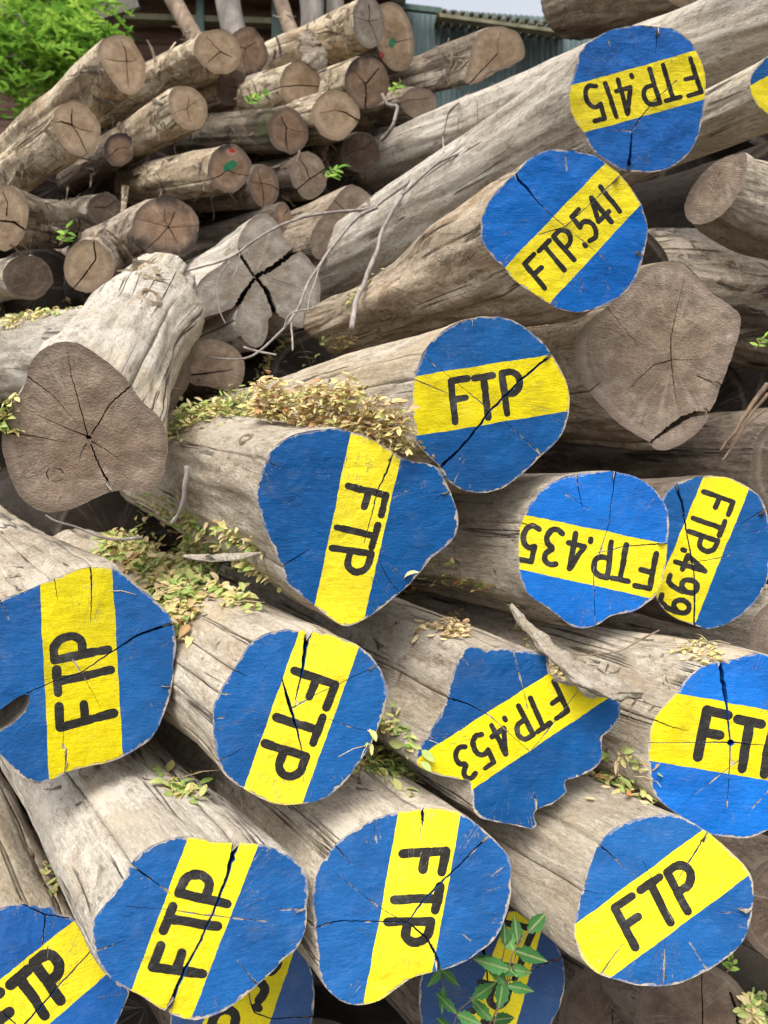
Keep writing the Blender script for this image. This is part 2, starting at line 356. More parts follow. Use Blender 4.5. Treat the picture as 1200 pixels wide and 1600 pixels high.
# ------------------------------------------------------------------ lettering: strokes in a box one unit high
GLY = {
 'F': (.50, [[(0, 0), (0, 1), (.5, 1)], [(0, .54), (.40, .54)]]),
 'T': (.56, [[(0, 1), (.56, 1)], [(.28, 1), (.28, 0)]]),
 'P': (.50, [[(0, 0), (0, 1), (.24, 1)]+[(.24+.26*math.sin(math.pi*k/9), .735+.265*math.cos(math.pi*k/9)) for k in range(1, 9)]+[(.24, .47), (0, .47)]]),
 '.': (.10, [[(.05, .03), (.05, .10)]]),
 '4': (.54, [[(.36, 0), (.36, 1), (0, .30), (.54, .30)]]),
 '1': (.12, [[(.06, 0), (.06, 1)]]),
 '5': (.50, [[(.46, 1), (.08, 1), (.06, .57), (.24, .63), (.41, .55), (.5, .36), (.44, .12), (.26, 0), (.02, .06)]]),
 '3': (.48, [[(.03, .95), (.22, 1), (.40, .92), (.42, .72), (.22, .54), (.42, .44), (.48, .22), (.36, .03), (.16, 0), (0, .08)]]),
 '9': (.50, [[(.49, .70), (.42, .93), (.24, 1), (.06, .90), (.01, .68), (.12, .50), (.32, .49), (.49, .70), (.47, .36), (.33, .06), (.08, .02)]]),
}
def smooth_open(P, n):
    P = np.array(P, float); Q = np.vstack([2*P[0]-P[1], P, 2*P[-1]-P[-2]]); out = []
    for i in range(1, len(Q)-2):
        p0, p1, p2, p3 = Q[i-1:i+3]
        for k in range(8):
            t = k/8; out.append(.5*((2*p1)+(-p0+p2)*t+(2*p0-5*p1+4*p2-p3)*t*t+(-p0+3*p1-3*p2+p3)*t**3))
    out.append(P[-1]); return resample(np.array(out), n, closed=False)
for ch in '39': GLY[ch] = (GLY[ch][0], [[tuple(q) for q in smooth_open(GLY[ch][1][0], 22)]])
p5 = GLY['5'][1][0]; GLY['5'] = (.50, [p5[:2]+[tuple(q) for q in smooth_open(p5[2:], 15)]])
def text_strokes(txt, start, end, up, gap=.26):
    gaps = [.13 if '.' in txt[i:i+2] else gap for i in range(len(txt)-1)]+[0]; tot = sum(GLY[c][0] for c in txt)+sum(gaps); S = np.array(start, float); u = (np.array(end, float)-S)/tot; up = np.array(up, float)
    x = 0; out = []
    for ci, c in enumerate(txt):
        w, st = GLY[c]; jx = rnd.uniform(-.03, .03); jy = rnd.uniform(-.035, .035); sh = rnd.uniform(-.05, .05)
        for pl in st:
            out.append([S+u*(x+jx+px+sh*py)+up*(py+jy) for px, py in pl])
        x += w+gaps[ci]
    return out
def capsule(a, b, r, n=7):
    d = b-a; L = np.hypot(*d); d = d/L if L > 1e-6 else np.array([1., 0]); p = np.array([-d[1], d[0]]); o = []
    for k in range(n+1):
        an = math.pi*k/n; o.append(b+r*(p*math.cos(an)+d*math.sin(an)))
    for k in range(n+1):
        an = math.pi*k/n; o.append(a+r*(-p*math.cos(an)-d*math.sin(an)))
    return np.array(o)
def stroke_polys(strokes, w):
    out = []
    for pl in strokes:
        for a, b in zip(pl[:-1], pl[1:]):
            m = max(1, int(np.hypot(*(b-a))/(w*.8))); k0 = rnd.uniform(0, 99); dn = unit(b-a); pn = np.array([-dn[1], dn[0]])
            Q = [a+(b-a)*i/m+pn*w*.10*nz(i*.6, k0, 3) for i in range(m+1)]
            for i in range(m): out.append(capsule(Q[i], Q[i+1], w/2*(1+.16*nz(i*.7, k0, 1)), 5))
    return out
def crack_poly(pts, seed, jag=.8):          # pts: (x, y, width)
    P = resample(np.array(pts, float), max(5, int(len(pts)*5)), closed=False)
    n = len(P); L, Rr = [], []
    for i in range(n):
        d = unit(P[min(i+1, n-1), :2]-P[max(i-1, 0), :2]); p = np.array([-d[1], d[0]])
        j = jag*nz(i*.9, seed*7.3, 0)*min(3.5, 1+P[i, 2]*.3) if 0 < i < n-1 else 0
        w = max(P[i, 2]*(1+.35*nz(i*.7, seed*3.1, 5)), .25)/2
        L.append(P[i, :2]+p*(j+w)); Rr.append(P[i, :2]+p*(j-w))
    return np.array(L+Rr[::-1])

LOGS = {}
def make_log(key, name, label, outline, d, vp, length, body='pale', end='end_grey', tone=None, band=None, text=None, cracks=(), k=.5, taper=.9,
             N=140, group=None, holes=(), marks=(), bumps=(), pith=None, lump=.05, bend=(0, 0, 0), auto=0, wob=.7, grid=9.0, rings=None, cw=1.0, tilt=(0, 0, 0), cat='log', seed=None, bowls=(), knots=(), round_=.55, round_t=.5):
    seed = len(LOGS)+1 if seed is None else seed
    O = catmull(outline, N)
    ctr = O.mean(0)
    for i in range(N):                      # sawn edge is never perfectly smooth
        e = unit(O[i]-ctr); O[i] = O[i]+e*wob*(1.3*nz(i*.37, seed*2.3, 1)+.8*nz(i*.9, seed, 7))
    c = ray(ctr)*d
    a = unit(ray(np.array(vp, float))) if len(vp) == 2 else unit(vp)
    n = unit((1-k)*(-unit(c))+k*(-a)+np.array(tilt, float))
    def unproj(P):
        r = ray(np.asarray(P, float)); return r*((c@n)/(r@n))[..., None]
    pxm = d/F                               # metres per pixel near the face
    pith = np.array(pith, float) if pith is not None else ctr+np.array([rnd.uniform(-.1, .1), rnd.uniform(-.1, .1)])*np.ptp(O, axis=0)
    # -------- constraint polygons
    cr = [list(p) for p in cracks]
    for q in range(auto):
        an = 2*math.pi*(q+rnd.uniform(-.25, .25))/auto; f = rnd.uniform(.55, 1.0)
        e = O[int((an/(2*math.pi)) % 1*N) % N]
        mid = pith+(e-pith)*f*.5+np.array([rnd.uniform(-3, 3), rnd.uniform(-3, 3)]); tip = pith+(e-pith)*f
        w = rnd.uniform(.8, 2.2)*cw
        cr.append([(pith[0], pith[1], w), (mid[0], mid[1], w), (tip[0], tip[1], w*rnd.uniform(.3, 1.1))])
    grooves, crp, crseg = [], [], []
    for i, p in enumerate(cr):
        p = [(q[0], q[1], q[2] if len(q) > 2 else 1.5) for q in p]
        for endi in (0, -1):
            e = np.array(p[endi][:2]); dd = np.hypot(*(O-e).T); j = int(dd.argmin())
            if dd[j] < 7:
                o = np.array(p[1 if endi == 0 else -2][:2]); e2 = e+unit(e-o)*(dd[j]+4)
                q = (e2[0], e2[1], p[endi][2]); p = [q]+p if endi == 0 else p+[q]
                if p[endi][2] > .9: grooves.append((j/N, p[endi][2]*pxm, rnd.uniform(.25, .9), i))
        crp.append(crack_poly(p, seed*3+i)); A = np.array([q[:2] for q in p]); crseg.append((A[:-1], A[1:]))
    for h in list(holes)+list(bowls): crp.append(np.array(h, float))
    letters = stroke_polys(text_strokes(*text[:4]), text[4]*1.22) if text else []
    bandp = None
    if band:
        (a0, a1), (b0, b1) = np.array(band, float)
        def edge(p, q, s):
            L = []; dv = unit(q-p); pp = np.array([-dv[1], dv[0]]); m = max(16, int(np.hypot(*(q-p))/4))
            for i in range(m):
                u = -.18+1.36*i/(m-1); L.append(p+(q-p)*u+pp*(1.5*nz(u*6, s, seed)+.8*nz(u*23, s, seed)+.5*nz(u*61, s, seed)))
            return L
        bandp = np.array(edge(a0, a1, 1.7)+edge(b0, b1, 9.1)[::-1])
    mk = [(np.array(ellipse(*m[1], seed=seed+j, rough=.2, n=18)), m[0]) for j, m in enumerate(marks)]
    pts, edges = [], []
    def addpoly(P):
        b = len(pts); pts.extend([tuple(map(float, q)) for q in P]); m = len(P); edges.extend([(b+i, b+(i+1) % m) for i in range(m)])
    addpoly(O)
    for P in crp: addpoly(P)
    for P in letters: addpoly(P)
    for P, _ in mk: addpoly(P)
    if bandp is not None: addpoly(bandp)
    lo, hi = O.min(0), O.max(0); g = grid
    G = np.array([(x+rnd.uniform(-.25, .25)*g, y+rnd.uniform(-.25, .25)*g) for x in np.arange(lo[0], hi[0], g) for y in np.arange(lo[1], hi[1], g)])
    G = G[inside(O, G)]
    if len(G): G = G[seg_dist(G, O, np.roll(O, -1, 0)) > g*.4]
    pts.extend([tuple(map(float, q)) for q in G])
    sc = 100.0
    V2, _, T, *_ = delaunay_2d_cdt([Vector((p[0]/sc, p[1]/sc)) for p in pts], edges, [], 0, 1e-5)
    V2 = np.array([(v.x*sc, v.y*sc) for v in V2]); T = np.array([list(t) for t in T if len(t) == 3])
    C = V2[T].mean(1)
    area = np.abs(np.cross(V2[T[:, 1]]-V2[T[:, 0]], V2[T[:, 2]]-V2[T[:, 0]]))
    inn = inside(O, C) & (area > 1e-5)
    hole = np.zeros(len(T), bool)
    for P in crp: hole |= inside(P, C)
    cls = np.zeros(len(T), int)
    if bandp is not None: cls[inside(bandp, C)] = 1
    for P in letters: cls[inside(P, C)] = 2
    for j, (P, _) in enumerate(mk): cls[inside(P, C)] = 10+j
    # -------- 3-D points of the face, uneven by a millimetre or two
    P3 = unproj(V2)
    amp = .0016*min(1.5, d/1.4)
    disp = np.array([amp*(nz(v[0]*.03, v[1]*.03, seed*5.1)*1.4+.6*nz(v[0]*.11, v[1]*.11, seed)) for v in V2])
    e1 = unit(np.cross([0, 1, 0], n)); e2 = np.cross(n, e1)
    eo = unproj(O); P3 = P3+n*disp[:, None]
    pith3 = unproj(pith[None])[0]
    rel = P3-pith3; fx, fy = rel@e1, rel@e2
    ang = np.arctan2(fy, fx); relo = eo-pith3; ao = np.arctan2(relo@e2, relo@e1); ro = np.hypot(relo@e1, relo@e2); od = np.argsort(ao)
    rim = np.interp(ang, np.r_[ao[od]-2*math.pi, ao[od], ao[od]+2*math.pi], np.tile(ro[od], 3))
    rr = np.hypot(fx, fy)/rim
    ed = seg_dist(V2, O, np.roll(O, -1, 0))*pxm
    cd = np.full(len(V2), .2)
    for A, B in crseg: cd = np.minimum(cd, seg_dist(V2, A, B)*pxm)
    fc = np.stack([fx, fy, rr], 1); ec = np.stack([ed, cd, 0*cd], 1)
    Wp = W(P3); nw = cR*n[0]+cU*n[1]+cF*n[2]; aw = cR*a[0]+cU*a[1]+cF*a[2]; cw_ = W(c)
    # -------- body
    fr = np.arange(N)/N
    per = np.linalg.norm(np.diff(np.vstack([eo, eo[:1]]), axis=0), axis=1).sum()
    gl = []
    for gf, gw, glen, gi in grooves:
        hw = max(gw, .0025)*.5/per*1.2
        fr = fr[np.abs((fr-gf+.5) % 1-.5) > hw+.6/N]; gl.append((gf, hw, glen))
    cols = [(f, None, 0) for f in fr]
    for gi, (gf, hw, glen) in enumerate(gl): cols += [((gf-hw) % 1, gi, -1), (gf % 1, gi, 0), ((gf+hw) % 1, gi, 1)]
    cols.sort(key=lambda q: q[0])
    if rings is None:
        ts = [0, .002, .006, .013, .022, .035, .05]
        while ts[-1] < length: ts.append(ts[-1]+(.025 if ts[-1] < .9 else .07))
    else:
        ts = [0, .003, .008, .016, .028, .04]
        while ts[-1] < length: ts.append(ts[-1]+rings)
    ts[-1] = length
    Ox = np.vstack([O, O[:1]]); fx_ = np.arange(N+1)/N
    cf = np.array([q[0] for q in cols])
    base = unproj(np.stack([np.interp(cf, fx_, Ox[:, 0]), np.interp(cf, fx_, Ox[:, 1])], 1))-c
    out = base-np.outer(base@a, a); rad = np.linalg.norm(out, axis=1); Rm = rad.mean(); out = out/rad[:, None]
    b1 = unit(np.cross(a, [0, 1, 0])); b2 = np.cross(a, b1); bend = np.array(bend, float)
    BV, LC = [], []
    for t in ts:
        s = 1+(taper-1)*t/length; u = min(1, t/.05); u = u*u*(3-2*u)
        rise = Rm*.004*min(1, t/.004)
        rw = min(1, t/round_t); rw = round_*rw*rw*(3-2*rw)
        for q, (f, gi, side) in enumerate(cols):
            o = out[q]; x, y = o@b1, o@b2
            dd = lump*Rm*(1.2*nz(x*1.1, y*1.1+seed, t*2.2+seed*3)+.7*nz(x*2.7+seed, y*2.7, t*4.5))*u
            dd += .035*Rm*nz(x*7+seed, y*7, t*5)*u + .02*Rm*nz(x*17, y*17+seed, t*14)*u
            for (bf, bt, br, bh) in bumps:
                da = ((f-bf+.5) % 1-.5)*per*s; r2 = (da*da+(t-bt)**2)/(br*br)
                if r2 < 6: dd += bh*math.exp(-r2*1.6)
            p = c+a*t+(base[q]+o*(Rm-rad[q])*rw)*s+o*(dd+rise)+bend*(t/length)**2
            if gi is not None:
                gf, hw, glen = gl[gi]; left = max(0, 1-t/glen)
                wobt = .6/N*per*.5*nz(t*9, gi*3.3, seed)*min(1, t/.03)
                tang = unit(base[(q+1) % len(cols)]-base[q-1]); p = p+tang*wobt
                if side: p = p-tang*side*hw*per*(1-left)*.97
                else: p = p-o*min(.02, .2*Rm)*left
            BV.append(p); LC.append((x*Rm, y*Rm, t))
    nc = len(cols); BF = []
    for i in range(len(ts)-1):
        for q in range(nc):
            q2 = (q+1) % nc; BF.append([i*nc+q, (i+1)*nc+q, (i+1)*nc+q2, i*nc+q2])
    BV = np.array(BV); bi = len(BV); last = c+a*length+bend
    BV = np.vstack([BV, last[None]]); LC.append((0, 0, length))
    for q in range(nc): BF.append([(len(ts)-2+1)*nc+q, bi, (len(ts)-1)*nc+(q+1) % nc])
    # winding: make the body face outwards
    i0 = BF[nc*2+1]; pv = BV[i0]; nn = np.cross(pv[1]-pv[0], pv[2]-pv[0])
    if nn@out[1] < 0: BF = [f[::-1] for f in BF]
    BW = W(BV); org = BW.mean(0); org[2] = BW[:, 2].min()
    root = empty(name, org, label, cat, group)
    bo = mesh('trunk_body', BW, BF, M[body], root, org, True, {'lc': LC}, occ=True)
    # -------- face parts
    wall_d = min(.035, Rm*.3)
    def part(nm, sel, mat, walls=False):
        t = T[sel]
        if not len(t): return None
        v0, v1, v2 = Wp[t[:, 0]], Wp[t[:, 1]], Wp[t[:, 2]]
        flip = (np.cross(v1-v0, v2-v0)@nw) < 0; t = t.copy(); t[flip] = t[flip][:, ::-1]
        Vv, Ff, ff, ee = Wp, [list(x) for x in t], fc, ec
        if walls:                            # sides of the open cracks
            eh = set()
            for tri in T[inn & hole]:
                for i in range(3): eh.add((min(tri[i], tri[(i+1) % 3]), max(tri[i], tri[(i+1) % 3])))
            own = set()
            for tri in T[inn & ~hole]:
                for i in range(3): own.add((min(tri[i], tri[(i+1) % 3]), max(tri[i], tri[(i+1) % 3])))
            ex = {}; nv = []
            for e in eh & own:
                for vtx in e:
                    if vtx not in ex: ex[vtx] = len(Wp)+len(nv); nv.append(vtx)
                Ff.append([e[0], e[1], ex[e[1]], ex[e[0]]])
            if nv:
                Vv = np.vstack([Wp, Wp[nv]-nw*wall_d]); ff = np.vstack([fc, fc[nv]]); ee = np.vstack([ec, ec[nv]*0])
        used = sorted({i for f in Ff for i in f}); mp = {v: i for i, v in enumerate(used)}
        return mesh(nm, Vv[used], [[mp[i] for i in f] for f in Ff], mat, root, org, False, {'fc': ff[used], 'ec': ee[used]}, occ=True)
    ok = inn & ~hole
    fo = part('cut_end', ok & (cls == 0), M['blue'] if tone is not None else M[end], True)
    if tone is not None and fo is not None: fo['tone'] = list(tone)
    if bandp is not None:
        part('painted_band', ok & (cls == 1), M['yellow'])
        part('lettering', ok & (cls == 2), M['black'])
    for (kf, kt, kr) in knots:               # branch stubs: a raised collar round a sunken dark core
        q = int(np.argmin(np.abs((cf-kf+.5) % 1-.5))); o = out[q]; s = 1+(taper-1)*kt/length
        i_t = int(np.argmin(np.abs(np.array(ts)-kt))); kc = BV[i_t*nc+q]
        tg = unit(np.cross(o, a)); KV, KL, KF = [], [], []; m = 22
        prof = [(1.35, -.22), (1.05, .10), (.86, .16), (.70, .06), (.55, -.22), (.25, -.40), (.05, -.42)]
        for pi, (s_, h_) in enumerate(prof):
            for j in range(m):
                an = 2*math.pi*j/m; jit = 1+.14*nz(math.cos(an)*1.5+pi*.2, math.sin(an)*1.5, kf*50)
                KV.append(kc+(tg*math.cos(an)*.75+a*math.sin(an)*1.15)*kr*s_*jit+o*kr*h_); KL.append((math.cos(an)*kr*s_+kf, math.sin(an)*kr*s_, kt+pi*.02))
        KF = [[i*m+j, i*m+(j+1) % m, (i+1)*m+(j+1) % m, (i+1)*m+j] for i in range(len(prof)-1) for j in range(m)]+[[(len(prof)-1)*m+j for j in range(m)]]
        mesh('knot', W(np.array(KV)), KF, M['ragged'], root, org, True, {'lc': KL}, occ=True)
    for h in bowls:                          # rotted-out hollow: a rough bowl behind the opening
        Hp = resample(np.array(h, float), 40); hc = Hp.mean(0); HV, HL = [], []; m = len(Hp)
        prof = [(1.04, 0), (.98, .012), (.86, .03), (.66, .05), (.4, .062), (.1, .068)]
        for s, dp in prof:
            for q in range(m):
                pq = unproj((hc+(Hp[q]-hc)*s)[None])[0]; jit = .004*nz(q*.4, dp*60, seed)*(dp > 0)
                HV.append(pq-n*(dp+jit)); HL.append((q*.01, dp*3, dp*2+.1))
        HF = [[i*m+q, i*m+(q+1) % m, (i+1)*m+(q+1) % m, (i+1)*m+q] for i in range(len(prof)-1) for q in range(m)]+[[5*m+q for q in range(m)]]
        mesh('hollow', W(np.array(HV)), HF, M[body], root, org, True, {'lc': HL}, occ=True)
    for j, (_, mat) in enumerate(mk): part('paint_mark', ok & (cls == 10+j), M[mat])
    LOGS[key] = dict(root=root, c=c, a=a, d=d, R=Rm)
    return root
# ------------------------------------------------------------------ the painted logs in front
VL = (-330, 600); VU = (-330, 890)
BLU = (.002, .092, .30); BRI = (.001, .148, .56); DUS = (.030, .085, .225)
GP = 'painted logs of the front stack'
def painted(key, label, R, outline, d, vp, length, band, text, tw, cracks, tone=BLU, up=None, **kw):
    txt, s, e, upv = text; s, e = Z(*R, [s])[0], Z(*R, [e])[0]; upv = (upv[0]/R[2], upv[1]/R[2])
    cr = [[(R[0]+p[0]/R[2], R[1]+p[1]/R[2], p[2]/R[2]) for p in c] for c in cracks]
    b = [Z(*R, x) for x in band]
    return make_log(key, 'painted_log', label, Z(*R, outline), d, vp, length, tone=tone, band=b, text=(txt, s, e, upv, tw/R[2]), cracks=cr, group=GP, cat='log', **kw)

painted('415', 'log end painted FTP.415, its lettering upside down, topmost whole painted end', R1,
 [(715,95),(790,100),(850,110),(905,150),(945,220),(965,290),(962,370),(950,470),(920,550),(870,605),(800,640),(720,645),(650,635),(590,600),(540,560),(510,500),(475,450),(455,390),(455,330),(475,270),(490,210),(525,160),(580,125),(640,105)],
 1.9, (-330, 905), 2.5, [[(465,318),(930,190)],[(510,498),(965,370)]], ('FTP.415',(908,220),(508,330),(38,128)), 15,
 [[(690,490,4),(685,560,9),(676,642,17)],[(690,490,3),(715,450,5),(770,380,3),(860,300,2)],[(690,490,3),(600,488,1.5)],[(785,104,4),(780,205,2)],[(680,120,2),(700,190,1.5)],[(640,250,1.5),(600,150,1.5)]], tone=(.003,.118,.43), body='grey', taper=.85, k=.3)
painted('541', 'log end painted FTP.541 with bright blue halves and a chipped lower rim', R1,
 [(265,640),(300,600),(350,570),(410,560),(480,565),(540,580),(590,610),(640,650),(690,710),(725,770),(745,830),(748,880),(735,950),(715,1020),(680,1080),(630,1120),(560,1155),(490,1170),(420,1160),(375,1135),(320,1100),(260,1060),(215,1010),(165,960),(130,910),(122,860),(135,790),(180,720),(220,680)],
 1.66, (-330, 868), .90, [[(220,995),(590,612)],[(388,1130),(715,775)]], ('FTP.541',(362,1085),(650,790),(-76,-90)), 16,
 [[(250,655,14),(300,710,9),(330,750,5),(380,800,3),(440,850,2)],[(655,650,3),(560,740,2),(440,850,4),(340,880,2)],[(440,850,2),(600,980,1.5)],[(730,960,4),(700,940,2)],[(440,590,1.5),(445,640,1)]], tone=(.002,.150,.56), body='ragged', taper=.50, k=.35, lump=.20, knots=[(.06,.30,.022),(.02,.55,.03)])
painted('mid', 'log end painted FTP upright, crossed by one long diagonal crack', R2,
 [(285,92),(350,88),(410,105),(460,135),(500,175),(525,210),(550,250),(572,300),(580,350),(575,400),(560,450),(530,490),(490,525),(455,560),(420,590),(370,625),(310,640),(250,632),(205,605),(175,560),(140,525),(105,490),(95,440),(90,370),(92,300),(105,250),(120,205),(150,165),(190,130),(235,105)],
 1.55, (-330, 770), 1.3, [[(100,275),(525,208)],[(100,463),(580,383)]], ('FTP',(222,422),(436,388),(-15,-127)), 18,
 [[(525,205,8),(430,285,7),(340,375,7),(250,490,8),(178,560,10)],[(110,200,2),(220,290,1.5),(330,380,2)],[(380,420,1.5),(490,520,3)],[(275,100,2),(285,140,1)],[(92,285,3),(200,330,1.5)]], body='pale', taper=.8, k=.4)
painted('corner', 'three-cornered log end painted FTP sideways down a steep band, a dry leaf pile on top', R3,
 [(600,170),(660,165),(715,180),(780,200),(840,235),(900,270),(950,290),(1010,300),(1050,325),(1075,370),(1095,420),(1115,480),(1118,530),(1100,580),(1060,620),(1015,655),(980,700),(940,745),(890,790),(830,840),(780,875),(700,908),(640,880),(585,835),(520,785),(475,745),(460,690),(440,640),(410,580),(385,520),(370,460),(362,410),(375,350),(400,280),(440,225),(500,190),(550,178)],
 1.4, (-260, 560), 1.0, [[(715,180),(582,830)],[(903,275),(765,885)]], ('FTP',(705,380),(622,692),(145,28)), 22,
 [[(872,268,6),(850,330,7),(820,390,5),(790,500,4),(765,600,2)],[(460,685,6),(510,650,5),(560,620,2)],[(820,660,2),(850,720,3),(895,780,2)],[(402,290,5),(450,315,2)],[(1100,395,3),(1030,430,2)]], body='pale', taper=.9, k=.35, knots=[(.93,.16,.017)])
painted('435', 'bright blue log end painted FTP.435 upside down, halfway down on the right', R2,
 [(720,572),(770,585),(815,605),(850,635),(870,665),(888,700),(890,760),(885,810),(880,870),(865,930),(840,970),(800,1000),(760,1015),(710,1025),(670,1050),(630,1063),(585,1055),(540,1020),(490,985),(450,955),(430,915),(422,870),(420,810),(425,750),(440,710),(460,670),(500,625),(550,595),(610,580),(670,575)],
 1.6, (-330, 760), 1.6, [[(437,708),(885,800)],[(425,880),(840,970)]], ('FTP.435',(852,828),(446,735),(-17,110)), 15,
 [[(600,585,4),(620,690,1.5)],[(724,578,4),(700,750,2),(655,880,2),(660,1050,3)],[(887,797,4),(750,808,3),(660,830,1.5)],[(425,735,4),(470,742,2)],[(640,690,1.5),(560,640,1)]], tone=BRI, body='pale', taper=.85, k=.3)
painted('499', 'log end painted FTP.499 sideways, half hidden behind the FTP.435 log', R2,
 [(1000,588),(1060,590),(1110,605),(1150,630),(1180,660),(1198,710),(1210,780),(1205,860),(1195,920),(1165,975),(1120,1020),(1070,1050),(1010,1065),(960,1050),(900,1025),(860,985),(840,930),(835,870),(840,800),(850,730),(866,665),(900,618),(950,598)],
 1.7, (-330, 760), 1.6, [[(1000,588),(835,985)],[(1140,630),(970,1050)]], ('FTP.499',(1000,637),(858,990),(92,30)), 14,
 [[(912,615,9),(935,690,7),(950,790,4),(970,900,4),(970,1058,6)],[(950,860,2),(1040,845,2),(1100,830,1)],[(1192,690,4),(1110,740,1.5)]], body='dim', taper=.9, k=.3)
painted('hollow', 'log end painted FTP reading upward, with an open hollow at its left', R4,
 [(525,115),(580,145),(640,195),(700,240),(760,290),(800,350),(820,420),(825,490),(812,560),(810,640),(795,720),(770,790),(735,870),(690,930),(640,960),(560,1005),(480,1030),(400,1045),(310,1070),(250,1100),(170,1115),(100,1090),(60,1050),(30,1010),(0,985),(-60,930),(-120,840),(-150,700),(-160,560),(-130,430),(-60,310),(0,262),(60,240),(130,215),(200,185),(260,160),(320,135),(380,115),(450,108)],
 1.3, (-330, 560), 1.5, [[(185,200),(232,1100)],[(525,115),(577,1000)]], ('FTP',(525,795),(500,390),(-252,55)), 34,
 [[(790,376,14),(640,430,11),(500,520,6),(385,600,6),(240,650,5),(125,700,6)],[(425,108,8),(430,240,6),(425,370,2)],[(255,163,5),(270,260,2)],[(300,850,3),(295,960,2)],[(312,960,5),(305,1072,6)],[(385,605,2),(340,540,1)],[(385,605,3),(430,690,2),(480,780,1)],[(0,262,5),(40,350,2)],[(810,665,3),(700,665,1)]],
 bowls=[Z(*R4, [(138,705),(140,745),(120,790),(70,840),(0,885),(-60,900),(-90,860),(-60,810),(0,778),(70,727),(110,705)])], body='pale', taper=.88, k=.35, pith=(128,1051))
painted('split', 'log end painted FTP running downward, with a gaping split from its top edge', R5,
 [(440,100),(490,108),(540,100),(580,112),(640,122),(700,140),(760,165),(800,190),(845,230),(880,280),(905,340),(915,400),(905,460),(885,530),(860,590),(840,640),(800,700),(770,740),(735,790),(690,840),(640,880),(580,905),(510,918),(430,922),(350,905),(280,870),(220,835),(170,800),(140,760),(120,700),(105,620),(98,540),(100,470),(120,410),(160,340),(195,290),(230,230),(260,180),(300,145),(360,115)],
 1.3, (-330, 590), 1.5, [[(500,118),(243,850)],[(785,180),(517,915)]], ('FTP',(478,290),(305,738),(195,58)), 34,
 [[(548,103,34),(530,190,22),(515,300,10),(485,430,4)],[(420,320,4),(455,450,16),(490,560,10),(510,650,5),(525,820,2)],[(195,290,6),(260,320,2)],[(120,722,8),(180,690,4),(240,655,2)],[(470,470,4),(590,400,3),(700,350,3),(870,268,4)],[(640,520,2),(750,560,3),(870,585,2)],[(135,400,3),(180,405,1)],[(100,515,3),(180,515,1)]], body='pale', taper=.88, k=.35, pith=(452,1103))
painted('453', 'ragged log end painted FTP.453 upside down under a torn strip of bark', R6,
 [(265,150),(300,148),(335,158),(365,150),(420,155),(480,160),(530,165),(560,175),(572,205),(576,245),(600,275),(640,290),(675,292),(695,318),(730,335),(775,328),(830,345),(840,375),(830,420),(800,460),(775,480),(768,510),(770,550),(755,590),(720,615),(670,635),(635,645),(630,660),(638,690),(615,710),(580,735),(550,745),(520,760),(515,790),(525,812),(510,828),(470,822),(420,810),(360,800),(310,785),(285,750),(280,700),(275,655),(250,645),(200,635),(150,625),(100,605),(75,580),(78,540),(100,500),(125,460),(150,420),(175,370),(190,330),(200,280),(215,230),(240,180)],
 1.42, (-330, 560), 1.4, [[(80,560),(570,244)],[(280,683),(792,338)]], ('FTP.453',(590,278),(212,538),(52,110)), 17,
 [[(185,335,8),(270,360,5),(340,400,2)],[(440,170,2),(480,330,2),(490,380,1)],[(500,540,2),(590,430,3),(680,310,2)],[(515,690,4),(522,750,5)],[(350,405,1.5),(500,540,2)]], body='pale', taper=.9, k=.35, N=190, knots=[(.93,.30,.02)])
painted('right', 'bright log end painted FTP in large letters, cut off by the right border', S1,
 [(1000,58),(940,75),(880,90),(820,100),(760,130),(715,175),(690,215),(650,250),(610,300),(585,350),(572,410),(568,470),(572,540),(580,600),(600,650),(640,690),(690,725),(740,765),(790,795),(840,812),(910,822),(980,825),(1050,800),(1110,760),(1170,690),(1215,600),(1235,500),(1230,400),(1210,300),(1180,200),(1130,110),(1070,62)],
 1.42, (-330, 640), 1.5, [[(690,222),(1230,322)],[(572,503),(1230,612)]], ('FTP',(775,495),(1140,575),(38,-195)), 34,
 [[(865,95,16),(885,200,20),(895,280,10),(910,430,6),(905,560,4),(895,700,2)],[(580,428,2),(760,428,3),(912,426,6),(1067,440,2)],[(585,330,6),(660,360,4),(740,380,2)],[(960,490,2),(700,690,1)],[(1150,540,1),(1000,700,2)]],
 holes=[Z(*S1, [(912+16*math.cos(i*.7), 428+14*math.sin(i*.7)) for i in range(9)])], tone=BRI, body='pale', taper=.9, k=.3, pith=(1142,1160))
painted('low', 'log end painted FTP slanting upward, a dark crack right through band and letters, lowest row', R7,
 [(705,137),(760,143),(800,155),(880,158),(930,163),(970,165),(1030,180),(1080,205),(1120,235),(1145,275),(1155,330),(1150,390),(1150,440),(1140,500),(1110,560),(1060,600),(1030,635),(980,680),(935,720),(890,755),(840,790),(780,815),(720,825),(660,810),(620,790),(580,770),(530,735),(490,715),(440,685),(400,655),(365,600),(350,550),(345,500),(350,455),(370,420),(410,370),(445,320),(475,280),(485,250),(510,215),(560,175),(620,150),(660,140)],
 1.17, (-330, 575), 1.6, [[(703,140),(493,715)],[(970,163),(715,825)]], ('FTP',(755,650),(885,312),(-185,-32)), 30,
 [[(886,155,26),(870,215,20),(850,290,12),(800,420,8),(740,550,9),(690,640,12),(630,788,18)],[(484,240,12),(570,300,5),(640,350,2)],[(468,398,2),(620,410,2.5),(760,430,2.5),(1000,455,1.5)],[(350,572,5),(470,525,1.5)],[(1150,408,3),(1030,412,1.5)],[(890,600,1.5),(955,685,3)]], body='grey', taper=.92, k=.35, pith=(315,1460), knots=[(.93,.30,.022)])
